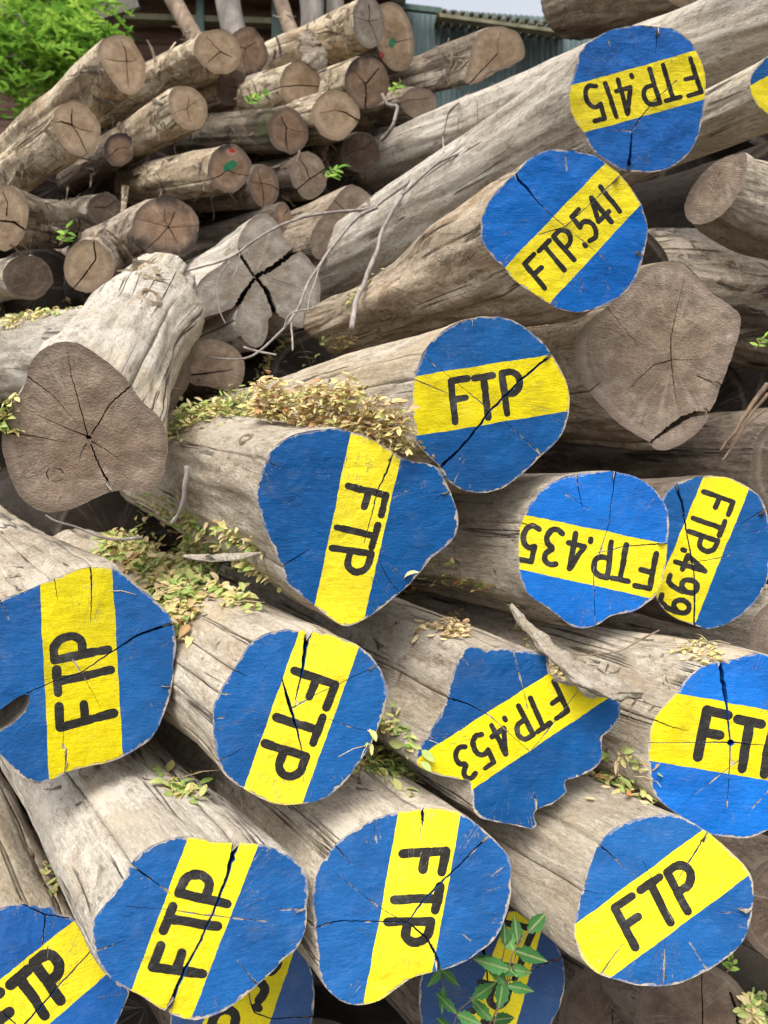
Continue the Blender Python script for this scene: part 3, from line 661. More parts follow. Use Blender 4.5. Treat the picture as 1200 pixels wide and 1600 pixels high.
painted('kidney', 'log end painted FTP downward on a wide upright band, three cracks meeting in the P', R8,
 [(520,145),(580,135),(640,125),(720,128),(790,142),(840,170),(890,205),(940,250),(990,300),(1030,350),(1045,400),(1042,450),(1045,520),(1035,590),(1020,640),(990,710),(950,760),(900,800),(840,840),(780,870),(715,888),(650,905),(580,925),(520,965),(460,1010),(410,1035),(350,1050),(280,1045),(220,1010),(170,955),(145,880),(140,800),(125,720),(120,640),(115,560),(118,490),(140,420),(180,360),(230,290),(290,240),(350,205),(420,170)],
 1.30, (-330, 575), 1.6, [[(518,148),(355,1050)],[(812,150),(675,905)]], ('FTP',(535,345),(452,760),(202,-6)), 36,
 [[(560,665,6),(620,580,8),(700,490,10),(800,400,8),(935,262,10)],[(560,665,5),(430,660,6),(250,655,7),(180,670,7),(122,692,9)],[(560,665,6),(620,710,9),(660,750,10),(690,810,13),(715,890,18)],[(560,665,3),(470,620,2.5),(370,550,3),(210,420,1.5)],[(216,296,8),(250,335,5),(300,390,1.5)],[(628,124,16),(632,180,14),(630,215,3)],[(622,220,2),(620,275,1.5)],[(400,170,2),(415,290,1)],[(870,760,1.5),(820,720,1)]], body='pale', taper=.9, k=.35, pith=(640,1443))
painted('oval', 'smooth oval log end painted FTP uphill, lowest on the right, bare pale bark', S1,
 [(640,728),(700,735),(760,765),(820,805),(880,855),(940,910),(985,960),(1005,1020),(1003,1100),(995,1170),(970,1240),(930,1295),(880,1335),(820,1375),(750,1410),(680,1435),(610,1442),(530,1440),(450,1420),(380,1400),(330,1370),(290,1320),(265,1250),(260,1190),(275,1110),(295,1040),(315,980),(330,910),(355,860),(390,815),(440,775),(500,750),(570,735)],
 1.32, (-330, 620), 1.4, [[(262,1185),(798,788)],[(400,1415),(1000,972)]], ('FTP',(510,1286),(806,1082),(-86,-162)), 30,
 [[(366,856,7),(420,900,4),(470,950,2)],[(812,806,8),(740,920,5),(680,1020,2)],[(366,1398,5),(420,1320,3),(465,1265,2)],[(640,1210,1.5),(628,1440,3)],[(545,920,1.5),(670,1170,2)],[(293,1042,4),(360,1055,1.5)],[(1003,1130,3),(860,1138,1.5)],[(740,1260,1.5),(815,1380,2)]], body='pale', taper=.9, k=.3)
painted('leftlow', 'log end at the bottom left corner, its band reading TP at the border', R7,
 [(0,405),(60,390),(130,395),(200,405),(212,425),(270,440),(300,480),(340,545),(385,630),(405,650),(450,690),(485,715),(470,760),(440,830),(400,900),(330,960),(220,1010),(80,1030),(-60,1010),(-180,950),(-260,850),(-290,740),(-270,620),(-200,520),(-110,440)],
 1.36, (-330, 560), 1.5, [[(-60,720),(275,455)],[(150,872),(402,652)]], ('FTP',(40,908),(292,702),(-100,-140)), 34,
 [[(170,435,7),(165,490,5),(160,545,4)],[(180,550,3),(175,600,2)],[(345,560,4),(200,720,6),(100,835,8),(40,900,5)],[(100,398,5),(170,430,6),(240,440,5)],[(0,790,4),(60,840,6)]], tone=(.004,.10,.36), body='pale', taper=.9, k=.35, knots=[(.10,.22,.02)])
painted('under', 'dusty painted end with a yellow band low behind the cracked bottom FTP log', ONE,
 [(460,1475),(480,1500),(490,1535),(488,1590),(470,1640),(420,1690),(350,1700),(300,1680),(272,1640),(266,1600),(272,1550),(300,1500),(340,1475),(400,1465)],
 1.55, (-330, 600), 1.4, [[(359,1475),(300,1650)],[(464,1473),(404,1650)]], ('FTP.53',(354,1714),(437,1492),(-62,-16)), 12,
 [[(392,1568,2),(397,1582,2),(425,1592,1.5),(488,1588,2)],[(392,1568,1.5),(388,1545,1)]], tone=DUS, body='dim', taper=.9, k=.3)
painted('plant', 'dusty painted end with a yellow band behind the green seedling', ONE,
 [(800,1424),(835,1432),(858,1458),(878,1495),(882,1535),(872,1580),(840,1630),(780,1670),(720,1675),(675,1640),(658,1595),(655,1545),(664,1510),(690,1470),(740,1435)],
 1.55, (-330, 620), 1.4, [[(795,1422),(728,1600)],[(852,1432),(806,1605)]], ('FTP.51',(785,1441),(712,1640),(48,9)), 9,
 [[(754,1480,5),(760,1512,3),(763,1545,1.5)],[(880,1494,2),(832,1515,1.5),(770,1545,1.5),(740,1552,1)]], tone=DUS, body='dim', taper=.9, k=.3)
painted('topcorner', 'blue painted end just showing in the top right corner', ONE,
 [(1245+104*math.cos(i*.3141), -82+104*math.sin(i*.3141)) for i in range(20)], 1.95, (500, -500), .9, [[(1130,-110),(1340,-170)],[(1130,-50),(1340,-110)]], ('FTP',(1200,-70),(1260,-85),(-8,-40)), 8, [], body='pale', taper=.95, k=.1)
painted('rightedge', 'pale barked log with a blue and yellow end at the right border', R1,
 [(1300+165*math.cos(i*.3141)+35*math.sin(i*.3141), 318+128*math.sin(i*.3141)-30*math.cos(i*.3141)) for i in range(20)], 2.0, (-330, 820), 1.6, [[(1130,325),(1420,155)],[(1170,480),(1460,310)]], ('FTP',(1245,410),(1380,330),(-20,-60)), 12, [], body='pale', taper=.8, k=.3, lump=.1)

# ------------------------------------------------------------------ bare logs near the front
def bare(key, label, R, outline, d, vp, length, cracks=(), name='log', group=None, **kw):
    cr = [[(R[0]+p[0]/R[2], R[1]+p[1]/R[2], p[2]/R[2]) for p in c] for c in cracks]
    return make_log(key, name, label, Z(*R, outline), d, vp, length, cracks=cr, group=group, cat='log', **kw)
bare('knotty', 'pale crooked log with knots and a broad bare brown end, upper left', S2,
 [(355,115),(410,122),(460,145),(520,185),(580,230),(640,280),(700,345),(735,400),(770,445),(820,485),(860,530),(885,580),(895,640),(893,700),(885,780),(870,840),(840,885),(800,910),(740,912),(680,912),(620,915),(550,935),(480,970),(400,1005),(320,1025),(240,1028),(180,1005),(120,960),(80,900),(50,830),(25,750),(10,680),(15,600),(35,520),(65,450),(110,390),(140,320),(160,240),(200,180),(260,140),(310,120)],
 1.42, unit((-.095, .52, .78)), .92, [[(470,630,8),(450,540,6),(430,470,6),(380,290,4),(358,140,1.5)],[(490,615,7),(590,450,7),(650,395,9),(712,348,13)],[(470,625,9),(340,570,5),(200,510,1.5)],[(410,545,2),(280,400,4),(148,303,7)],[(355,655,3),(200,625,6),(12,602,8)],[(485,665,8),(540,800,9),(570,850,14),(600,920,12)],[(490,650,8),(560,690,6),(640,745,1.5)],[(465,660,7),(435,710,4),(425,760,1.5)],[(895,702,3),(800,697,1.5)],[(230,160,3),(290,240,1.5)],
  [(262,790,4),(248,825,7),(262,858,4)],[(285,790,3),(325,800,7),(345,825,4)],[(270,855,3),(300,868,4),(340,850,3)]],
 holes=[Z(*S2, [(475+16*math.cos(i*.7), 630+12*math.sin(i*.7)) for i in range(9)])], body='grey', end='end_brown', taper=.76, k=.25, lump=.05, N=170, pith=(138,684), rings=.013, round_=.95, round_t=.28, knots=[(.10,.43,.034),(.03,.66,.036),(.14,.70,.022)],
 bumps=[(.20, .58, .13, .045), (.12, .66, .08, .02), (.98, .52, .09, .015)], bend=(.0, .0, .04))
bare('hexagon', 'bare grey six-sided log end with a torn sliver at its lower edge', S7,
 [(545,608),(600,608),(640,618),(680,655),(730,710),(790,765),(840,805),(880,835),(895,880),(885,940),(870,990),(850,1050),(820,1130),(800,1180),(775,1250),(745,1300),(742,1330),(700,1380),(650,1420),(600,1450),(545,1465),(500,1455),(480,1430),(420,1395),(350,1350),(300,1305),(240,1240),(195,1180),(165,1120),(145,1060),(140,1000),(150,940),(190,890),(240,850),(300,800),(360,740),(410,680),(450,640),(500,618)],
 1.88, (-330, 720), 1.5, [[(578,1055,6),(575,960,5),(600,850,4),(640,660,1.5)],[(578,1055,5),(500,1075,5),(430,1140,3),(370,1210,1)],[(578,1055,4),(715,1052,1)],[(578,1055,5),(590,1170,4),(605,1250,1)],[(280,806,3),(430,990,1.5)],[(695,1125,5),(805,1172,8)],[(748,1297,16),(680,1300,26),(620,1330,28),(560,1372,22),(510,1410,12),(484,1432,10)],[(215,1190,6),(260,1150,2)]],
 body='ragged', end='end_grey', taper=.92, k=.3, pith=(1049,563), N=170)
bare('starsplit', 'silver log end burst apart by a star of four black cracks', S6,
 [(440,182),(490,200),(520,230),(545,270),(560,310),(590,340),(620,360),(640,380),(680,410),(720,460),(740,500),(755,560),(755,630),(750,700),(720,760),(680,790),(640,795),(600,780),(570,750),(540,735),(510,740),(490,735),(475,760),(475,800),(465,850),(440,890),(410,900),(370,885),(340,850),(310,800),(300,750),(310,690),(270,695),(220,715),(160,730),(130,740),(95,700),(80,640),(95,570),(150,510),(220,460),(280,415),(310,380),(315,330),(340,270),(380,220)],
 2.45, (-330, 760), 1.5, [[(405,525,24),(500,475,30),(560,430,28),(625,375,32)],[(405,530,18),(350,610,26),(303,690,28)],[(415,530,18),(470,600,27),(500,670,28),(518,742,36)],[(400,520,14),(350,440,18),(305,375,24)],[(500,535,2),(640,580,2)]], body='grey', end='end_pale', taper=.9, k=.3, pith=(398,433), N=170)
bare('shadowed', 'dark log end in shadow below the burst silver log', S6,
 [(150,855),(230,870),(300,905),(345,970),(350,1040),(330,1100),(290,1140),(230,1130),(150,1110),(80,1100),(30,1060),(20,1000),(60,920),(100,870)], 2.3, (-330, 700), 1.2, [[(40,1050,8),(150,1040,9),(290,1020,3)]], body='dim', end='end_brown', k=.3, grid=7)
bare('twotone', 'grey two-toned log end behind the long bare twig', S6,
 [(910,30),(960,40),(1020,80),(1065,130),(1060,180),(980,210),(900,260),(850,330),(800,400),(750,430),(715,400),(703,320),(722,260),(770,190),(820,120),(860,70)], 2.75, (-330, 640), 1.3, [[(820,100,5),(880,160,4),(950,230,3)]], body='ragged', end='end_grey', k=.3, grid=7, pith=(540,328))
bare('leftbig', 'smooth pale log lying behind the crooked knotty log at the left border', ONE,
 ellipse(205, 568, 92, 100, 0, 3), 2.0, (-520, 556), 1.6, [], body='grey', end='end_grey', k=.5)
bare('stub', 'lumpy weathered log whose worn end faces left above the six-sided end', S7,
 [(912,112),(922,165),(912,225),(888,290),(846,355),(800,402),(742,432),(684,436),(648,408),(640,352),(660,292),(704,228),(757,172),(830,128)], 1.95, unit((.93, -.10, .28)), .9, [[(800,200,2),(740,330,1)]], body='pale', end='end_grey', k=.75, taper=2.1, lump=.34, grid=7, pith=(1128,262))
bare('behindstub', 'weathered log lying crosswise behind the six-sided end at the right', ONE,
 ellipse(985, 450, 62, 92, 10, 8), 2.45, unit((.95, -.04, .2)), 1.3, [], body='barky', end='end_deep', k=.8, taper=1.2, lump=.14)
bare('rightdark', 'dark stained log at the right border above the FTP.499 end', ONE,
 ellipse(1270, 730, 95, 100, 0, 9), 1.9, (-330, 690), 1.4, [], body='dim', end='end_dark', k=.3)
bare('rightpale', 'pale log partly seen at the right border below the FTP.499 end', ONE,
 ellipse(1262, 1010, 92, 90, 0, 10), 1.8, (-330, 720), 1.2, [], body='pale', end='end_grey', k=.3)
bare('lowa', 'brown dusty log end low under the smooth oval FTP end', ONE, ellipse(938, 1590, 66, 86, 0, 11), 1.7, (-330, 640), 1.2, [[(955,1510,1.5),(957,1590,2),(955,1660,1)]], body='dim', end='end_dark', k=.3)
bare('lowb', 'brown cracked log end at the bottom right, right of another dusty end', ONE, ellipse(1085, 1585, 92, 76, 10, 12), 1.65, (-330, 640), 1.2, [[(1096,1515,1.5),(1098,1590,2.5),(1094,1655,1)],[(1140,1550,4),(1152,1580,5),(1154,1610,4)]], body='dim', end='end_dark', k=.3)
bare('lowc', 'brown log at the right border between the bottom painted ends', ONE, ellipse(1245, 1420, 86, 92, 0, 13), 1.75, (-330, 640), 1.2, [], body='dim', end='end_dark', k=.3)
bare('lowd', 'dark log end at the bottom border right of the seedling', ONE, ellipse(850, 1640, 60, 62, 0, 14), 1.75, (-330, 640), 1.2, [], body='dim', end='end_dark', k=.3)
bare('toplog', 'brown log jutting in above the thick grey log at the top', ONE,
 ellipse(1110, -85, 105, 110, 0, 15), 2.4, (289, 257), .92, [], body='ragged', end='end_tan', k=.3, taper=.75)
bare('thickgrey', 'thick silver-grey log lying behind and above the FTP.415 log', ONE,
 ellipse(1345, -5, 104, 108, 0, 16), 1.9, (-227, 544), 2.15, [], body='grey', end='end_grey', k=.2, taper=.98, lump=.09)

# ------------------------------------------------------------------ the far stack of small logs
GB = 'small logs of the stack behind'
VC = (-610, 740)
def small(key, label, R, outline, d, vp=VC, length=2.2, body='tan', end='end_tan', auto=3, cw=1.0, **kw):
    kw.setdefault('k', .3); kw.setdefault('taper', .95); kw.setdefault('bend', (rnd.uniform(-.07, .07), rnd.uniform(-.09, .07), rnd.uniform(-.05, .05)))
    return make_log(key, 'log', label, Z(*R, outline), d, vp, length, body=body, end=end, auto=auto, N=72, grid=8, rings=.06, wob=.9, group=GB, cw=cw, lump=.11, cat='log', **kw)
small('c1', 'pale log topping the far stack at left, beside the green foliage', S3, [(640,188),(700,205),(745,270),(775,340),(778,410),(755,470),(710,505),(650,490),(590,420),(550,350),(525,290),(535,230),(580,200)], 3.1, auto=4)
small('c2', 'pale cut end with an X-shaped crack below the far stack top at left', S3, [(385,545),(450,560),(500,610),(535,670),(535,740),(505,800),(450,832),(400,830),(345,790),(305,730),(282,670),(290,600),(330,560)], 2.9, auto=4, cw=1.4)
small('c3', 'small log with a blackened rim under the leaning poles', S4, [(120,158),(180,160),(230,200),(262,270),(255,330),(220,380),(170,397),(100,385),(50,340),(10,280),(20,210),(60,170)], 3.15, vp=(-500, 480), auto=3)
small('c3b', 'brown log end tucked right behind the black-rimmed one', S4, ellipse(300,280,104,138,-8,21), 3.35, vp=(-500, 520), end='end_mould', body='dim', auto=3, cw=.8)
small('c4', 'long peeled log with a small round end in the middle of the far stack', S3, [(970,460),(1040,475),(1095,530),(1112,600),(1095,660),(1060,692),(990,690),(940,650),(905,580),(905,510),(930,470)], 3.0, vp=(-610, 730), auto=4, cw=.7, body='tan')
small('c5', 'grey oval log end highest in the middle of the far stack', S4, ellipse(945,118,88,142,-8,22), 3.3, vp=(-500, 470), end='end_pale', body='tan', auto=4, cw=.8)
small('c5b', 'tan log end with a red and a green paint dot', S4, ellipse(1085,195,104,190,-10,23), 3.5, auto=2, cw=.7, marks=[('green_mark', (613,67,5,8)), ('red_mark', (594,88,6,7))], body='dim', vp=(-500, 480))
small('c6', 'round tan log end split by one level crack', S4, ellipse(577,447,108,122,5,24), 3.15, vp=(-500, 480), auto=0, cracks=[Z(*S4, [(470,468,2)])+[]] if False else [[(437,136,1.5),(468,133,2),(499,135,1.5)]])
small('c7', 'pale round log end with a slanting crack, right of the level-cracked one', S4, ellipse(768,612,125,136,0,25), 3.05, vp=(-500, 420), auto=0, cracks=[[(525,172,1),(540,176,2.5),(560,188,3)],[(525,172,1.2),(500,177,.8)]])
small('c7b', 'brown log end with a Y-shaped crack below the paint-dotted end', S4, ellipse(938,442,120,142,-5,26), 3.25, vp=(-500, 470), end='end_mould', auto=0, cracks=[[(571,132,2),(560,118,1.2),(552,108,1)],[(571,132,2.5),(585,115,2.5),(592,106,2)],[(571,132,2.5),(572,150,3),(571,172,3)]])
small('c8', 'ragged dark log with a mouldy orange end and hanging fibres', S4, ellipse(515,700,106,124,-12,27), 3.0, vp=(-500, 260), body='mossy', end='end_mould', auto=3)
small('c9', 'log end with a smeared green and red paint mark', S4, ellipse(200,900,114,128,10,28), 2.9, vp=(-500, 430), end='end_mould', auto=2, cw=.8, marks=[('green_mark', (360,259,12,7,-35)), ('red_mark', (363,236,5,3))])
small('c10', 'narrow tan log end wedged right of the paint-smeared end', S4, ellipse(385,997,80,118,-10,29), 2.95, vp=(-500, 430), auto=4, cw=.6, end='end_mould', body='dim')
small('c11', 'grey-brown log end with a long diagonal crack, in the middle of the gap', S4, ellipse(625,940,96,126,-12,30), 3.05, vp=(-500, 420), body='dim', end='end_grey', auto=0, cracks=[[(465,295,2.5),(484,280,2),(502,268,2)],[(484,280,2),(478,262,1.5),(470,250,1)]])
small('c12', 'orange-brown end with a blackened rim above the knotty log', S5, ellipse(890,362,180,166,10,31), 2.6, vp=(-420, 660), end='end_mould', auto=6, cw=.8, body='barky')
small('c13', 'flat tan end with a bent crack left of the knotty log top', S5, ellipse(478,570,134,142,10,32), 2.4, vp=(250, 150), end='end_tan', body='barky', auto=0, cracks=[[(146,376,2.5),(150,405,2.5),(128,435,2.5),(117,448,2)]], length=.5)
small('c14', 'log end crossed by black cracks at the left border, mossy bark behind it', S5, ellipse(25,310,128,172,5,33), 2.35, vp=(420, 420), body='mossy', end='end_tan', auto=0, cracks=[[(0,345,3),(22,347,3.5),(40,360,3)],[(10,338,2.5),(12,318,1.5),(4,300,1.5)]], length=.7, k=.35)
small('c15', 'plain dark brown log end low at the left border', S5, ellipse(148,628,134,116,12,34), 2.4, vp=(-330, 480), body='pale', end='end_dark', auto=0)
small('c16', 'little furry log end at the foot of the bark-stripped far log', S8, ellipse(312,482,84,76,0,35), 3.3, vp=(-500, 420), body='barky', end='end_grey', auto=2, cw=.6)
small('c17', 'tiny reddish log end above the burst silver log', S6, ellipse(556,208,46,86,-5,36), 2.9, vp=(-330, 560), body='dim', end='end_mould', auto=1)
small('c18', 'far log shedding thick bark in front of the green corrugated wall', S8, [(690,125),(770,150),(805,210),(806,270),(760,300),(690,330),(620,372),(560,395),(530,380),(545,300),(568,200),(605,145)], 3.4, vp=(-700, 560), body='barky', end='end_tan', auto=2, length=1.6, taper=.7)
small('c19', 'dark rotting log end left of the thick grey log', S4, ellipse(905,820,105,110,0,37), 3.2, vp=(-500, 420), body='mossy', end='end_dark', auto=2)
small('f1', 'dull brown log end squeezed under the small peeled log of the far stack', S3, ellipse(640, 800, 80, 92, 0, 41), 3.2, end='end_mould', body='dim', auto=2)
small('f2', 'shaded log end under the black-rimmed small log', S4, ellipse(215, 470, 88, 98, 0, 42), 3.35, vp=(-500, 480), end='end_dark', body='ragged', auto=2)
small('f3', 'bark-clad log lying low between the mossy log and the orange-brown end', S5, ellipse(560, 265, 90, 92, 0, 43), 3.0, vp=(-500, 420), end='end_dark', body='barky', auto=2)
small('f4', 'grey log end in the gap under the round pale end', S4, ellipse(760, 830, 82, 92, 0, 44), 3.25, vp=(-500, 420), end='end_mould', body='dim', auto=2)
small('f5', 'small log end peeping out left of the level-cracked end', S4, ellipse(420, 455, 70, 84, 0, 45), 3.3, vp=(-500, 420), end='end_grey', body='barky', auto=2)
# filler logs deeper in the heap; the gaps' darkness is put into their colour
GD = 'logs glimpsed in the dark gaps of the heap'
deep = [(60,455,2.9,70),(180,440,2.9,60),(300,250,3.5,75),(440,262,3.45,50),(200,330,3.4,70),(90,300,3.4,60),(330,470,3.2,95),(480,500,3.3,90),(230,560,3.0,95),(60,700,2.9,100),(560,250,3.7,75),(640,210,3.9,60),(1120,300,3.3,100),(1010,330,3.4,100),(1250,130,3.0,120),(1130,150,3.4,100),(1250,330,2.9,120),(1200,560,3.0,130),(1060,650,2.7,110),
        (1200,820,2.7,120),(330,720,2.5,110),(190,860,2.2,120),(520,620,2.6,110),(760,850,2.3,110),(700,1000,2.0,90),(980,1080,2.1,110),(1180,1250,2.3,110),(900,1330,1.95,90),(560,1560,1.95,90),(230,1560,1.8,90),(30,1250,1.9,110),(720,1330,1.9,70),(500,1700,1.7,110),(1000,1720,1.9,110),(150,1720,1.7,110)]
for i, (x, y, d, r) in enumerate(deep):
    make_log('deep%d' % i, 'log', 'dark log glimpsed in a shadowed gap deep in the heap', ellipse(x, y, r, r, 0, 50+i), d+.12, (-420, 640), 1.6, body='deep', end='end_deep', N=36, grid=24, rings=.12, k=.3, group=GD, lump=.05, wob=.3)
# ------------------------------------------------------------------ ground
def simple(name, fn):
    t = NT(name); return fn(t)
def soil(t):
    v = t.n('ShaderNodeNewGeometry').outputs['Position']
    c = t.ramp(t.noise(v, 3, 8, .65), [(.3, c4(.035, .026, .018)), (.6, c4(.10, .078, .055)), (.8, c4(.16, .13, .095))])
    return t.done(c, .95, t.bump(t.noise(v, 14, 8, .7), .05, 1))
M['soil'] = simple('bare_soil', soil)
gx = np.r_[-300, -100, -40, np.linspace(-12, 12, 49), 40, 100, 300]; gy = np.r_[-60, -20, np.linspace(-4, 14, 37), 40, 120, 400]
GV = [(x, y, .05*nz(x*.6, y*.6, 1)+.02*nz(x*2, y*2, 4)-.1) for y in gy for x in gx]; nx = len(gx)
GF = [[j*nx+i, j*nx+i+1, (j+1)*nx+i+1, (j+1)*nx+i] for j in range(len(gy)-1) for i in range(nx-1)]
tag(mesh('ground', GV, GF, M['soil'], occ=True), kind='structure')

# ------------------------------------------------------------------ sheds behind
def pix(x, y, d): return at(x, y, d)
def brownboards(t):
    v = t.n('ShaderNodeTexCoord').outputs['Object']
    g = t.noise(t.scaled(v, (.25, 1, 3.5)), 6, 6, .65)
    c = t.ramp(g, [(.3, c4(.045, .024, .017)), (.5, c4(.105, .058, .042)), (.72, c4(.17, .105, .08))])
    return t.done(c, .85, t.bump(g, .02, .6))
M['boards'] = simple('rusty_brown_boards', brownboards)
def greensheet(t):
    v = t.n('ShaderNodeTexCoord').outputs['Object']
    c = t.ramp(t.noise(t.scaled(v, (1, 1, .3)), 5, 5, .6), [(.3, c4(.09, .13, .13)), (.55, c4(.165, .225, .225)), (.75, c4(.25, .31, .305))])
    rust = t.step(t.noise(t.scaled(v, (1, 1, .25)), 3, 5, .7), .58, .72)
    return t.done(t.mix(t.math('MULTIPLY', rust, .6), c, c4(.10, .085, .05)), .5)
M['greensheet'] = simple('weathered_green_sheet', greensheet)
def planewood(cols, sc=9):
    def f(t):
        v = t.n('ShaderNodeTexCoord').outputs['Object']
        g = t.noise(t.scaled(v, (1, 1, .2)), sc, 6, .65)
        return t.done(t.ramp(g, [(.3, cols[0]), (.52, cols[1]), (.72, cols[2])]), .85, t.bump(g, .01, .7))
    return f
M['mossroof'] = simple('mossy_roof_sheet', planewood([c4(.06, .075, .03), c4(.17, .145, .09), c4(.30, .25, .17)], 7))
M['batten'] = simple('weathered_batten', planewood([c4(.12, .11, .07), c4(.22, .20, .13), c4(.32, .29, .20)]))
M['teal'] = simple('faded_teal_post', planewood([c4(.05, .08, .07), c4(.095, .14, .125), c4(.15, .20, .18)]))
M['pole'] = simple('bare_pole_wood', planewood([c4(.08, .055, .04), c4(.20, .145, .10), c4(.34, .26, .19)], 12))
M['polegrey'] = simple('grey_pole_wood', planewood([c4(.08, .072, .062), c4(.18, .16, .14), c4(.30, .275, .245)], 12))
def slab(p0, p1, p2, p3, th):               # thick sheet through four world corners
    P = [np.asarray(p, float) for p in (p0, p1, p2, p3)]; n = unit(np.cross(P[1]-P[0], P[3]-P[0]))*th
    V = P+[p-n for p in P]
    return V, [[0, 1, 2, 3], [7, 6, 5, 4], [0, 4, 5, 1], [1, 5, 6, 2], [2, 6, 7, 3], [3, 7, 4, 0]]
def bar(p, q, w, h):
    p, q = np.asarray(p, float), np.asarray(q, float); d = unit(q-p); s = unit(np.cross(d, [0, 1, .02])); u = np.cross(s, d)
    return box((p+q)/2, (q-p)/2, s*w/2, u*h/2)
DS = 7.0
zg = 0.0
sh = empty('shed', pix(330, 30, DS)*[1, 1, 0], 'rusty brown board shed behind the small logs', 'shed'); so_ = np.array(sh.location)
tl, tr = pix(-260, -95, DS), pix(612, -40, DS)
bl, br = tl.copy(), tr.copy(); bl[2] = br[2] = -.1
nb = 16; mb = MB(); H = tl[2]+.1
for i in range(nb):                         # horizontal boards, each lapping the next
    za, zb = i/nb, (i+1)/nb+.002
    y_ = np.array([0, .012*(i % 2), 0])
    mb.add(slab(bl+(tl-bl)*za+y_, br+(tr-br)*za+y_, br+(tr-br)*zb+y_, bl+(tl-bl)*zb+y_, .03))
mesh('wall', mb.V, mb.F, M['boards'], sh, so_, False, occ=True)
bk = np.array([0, -.06, 0])
for (xa, ya, xb, yb) in [(198, 34, 445, 42), (-40, 70, 150, 78)]:
    mesh('batten', *bar(pix(xa, ya, DS)+bk, pix(xb, yb, DS)+bk, .05, .10), M['batten'], sh, so_, False)
for (x, w) in [(436, .10), (318, .07)]:
    mesh('post', *bar(pix(x, -80, DS)+bk*1.8, pix(x, 330, DS)+bk*1.8, w, .06), M['teal'], sh, so_, False)
rf = MB(); 
for i in range(40):
    a_ = i/40; b_ = (i+1)/40; wv = .03*math.sin(i*math.pi/1.0)
    e0, e1 = pix(-300, -96, 6.5), pix(640, -30, 6.5)
    q = np.array([0, 2.4, .9]); lift = np.array([0, 0, .025*(i % 2)])
    rf.add(slab(e0+(e1-e0)*a_+lift, e0+(e1-e0)*b_+lift, e0+(e1-e0)*b_+q+lift, e0+(e1-e0)*a_+q+lift, .02))
mesh('roof', rf.V, rf.F, M['mossroof'], sh, so_, False)
br_ = pix(160, 28, 6.3)
mesh('eave_board', *bar(pix(140, 26, 6.6), pix(215, 2, 6.6), .12, .05), M['polegrey'], sh, so_, False)

g2 = empty('shed', pix(760, 60, 7.6)*[1, 1, 0], 'green corrugated metal shed with a mossy sloping roof edge', 'shed'); go_ = np.array(g2.location)
V, Fc = [], []; n = 240; A_, B_ = pix(622, 14, 7.4), pix(1010, 40, 7.4)
for i in range(n+1):
    u = i/n; p = A_+(B_-A_)*u; off = .012*math.sin(u*2*math.pi*46)
    V.append((p[0], p[1]+off, p[2]+.02)); V.append((p[0], p[1]+off, -.1))
for i in range(n): Fc.append([2*i, 2*i+1, 2*i+3, 2*i+2])
mesh('wall', V, Fc, M['greensheet'], g2, go_, True, occ=True)
rf = MB(); e0, e1 = pix(684, 18, 6.9), pix(900, 42, 6.9); n = 30
for i in range(n):
    a_, b_ = i/n, (i+1)/n; lift = np.array([0, 0, .03*(i % 2)]); q = np.array([0, 1.5, .42])
    rf.add(slab(e0+(e1-e0)*a_+lift, e0+(e1-e0)*b_+lift, e0+(e1-e0)*b_+q+lift, e0+(e1-e0)*a_+q+lift, .015))
mesh('roof', rf.V, rf.F, M['mossroof'], g2, go_, False)
mesh('fascia', *bar(pix(686, 27, 6.93), pix(902, 56, 6.93), .03, .09), M['batten'], g2, go_, False)
mesh('ridge_trim', *bar(pix(612, 9, 7.3), pix(690, 18, 7.3), .05, .05), M['teal'], g2, go_, False)

# leaning poles in front of the brown shed
def pole(label, a, b, da, db, r0, r1, mat, name='pole'):
    A = at(*a, da); B = at(*b, db); pts = [A+(B-A)*t+np.array([.02*nz(t*3, a[0], 1), .02*nz(t*3, a[0], 5), 0]) for t in np.linspace(0, 1, 9)]
    v, f = tube(pts, np.linspace(r0, r1, 9)*np.array([1+.08*nz(i*.9, a[0], 2) for i in range(9)]), 10)
    v = np.array(v); o = v.mean(0); o[2] = v[:, 2].min()
    return tag(mesh(name, v, f, M[mat], None, o, True, occ=True), label, 'pole', 'poles leaning behind the far stack')
pole('brown pole leaning steeply down to the right, leftmost of the leaning poles', (236, -60), (322, 90), 4.9, 4.3, .055, .05, 'pole')
pole('stout grey forked-looking pole standing behind the black-rimmed log end', (345, -60), (378, 120), 4.8, 4.4, .085, .075, 'polegrey')
pole('thin pale pole beside the teal post', (418, -60), (470, 100), 4.9, 4.4, .045, .05, 'pole')
pole('grey trunk-like pole left of the highest oval log end', (480, -70), (492, 90), 5.4, 5.2, .085, .085, 'polegrey')
pole('dark grey pole right behind the highest oval log end', (520, -70), (526, 60), 5.6, 5.5, .07, .07, 'polegrey')

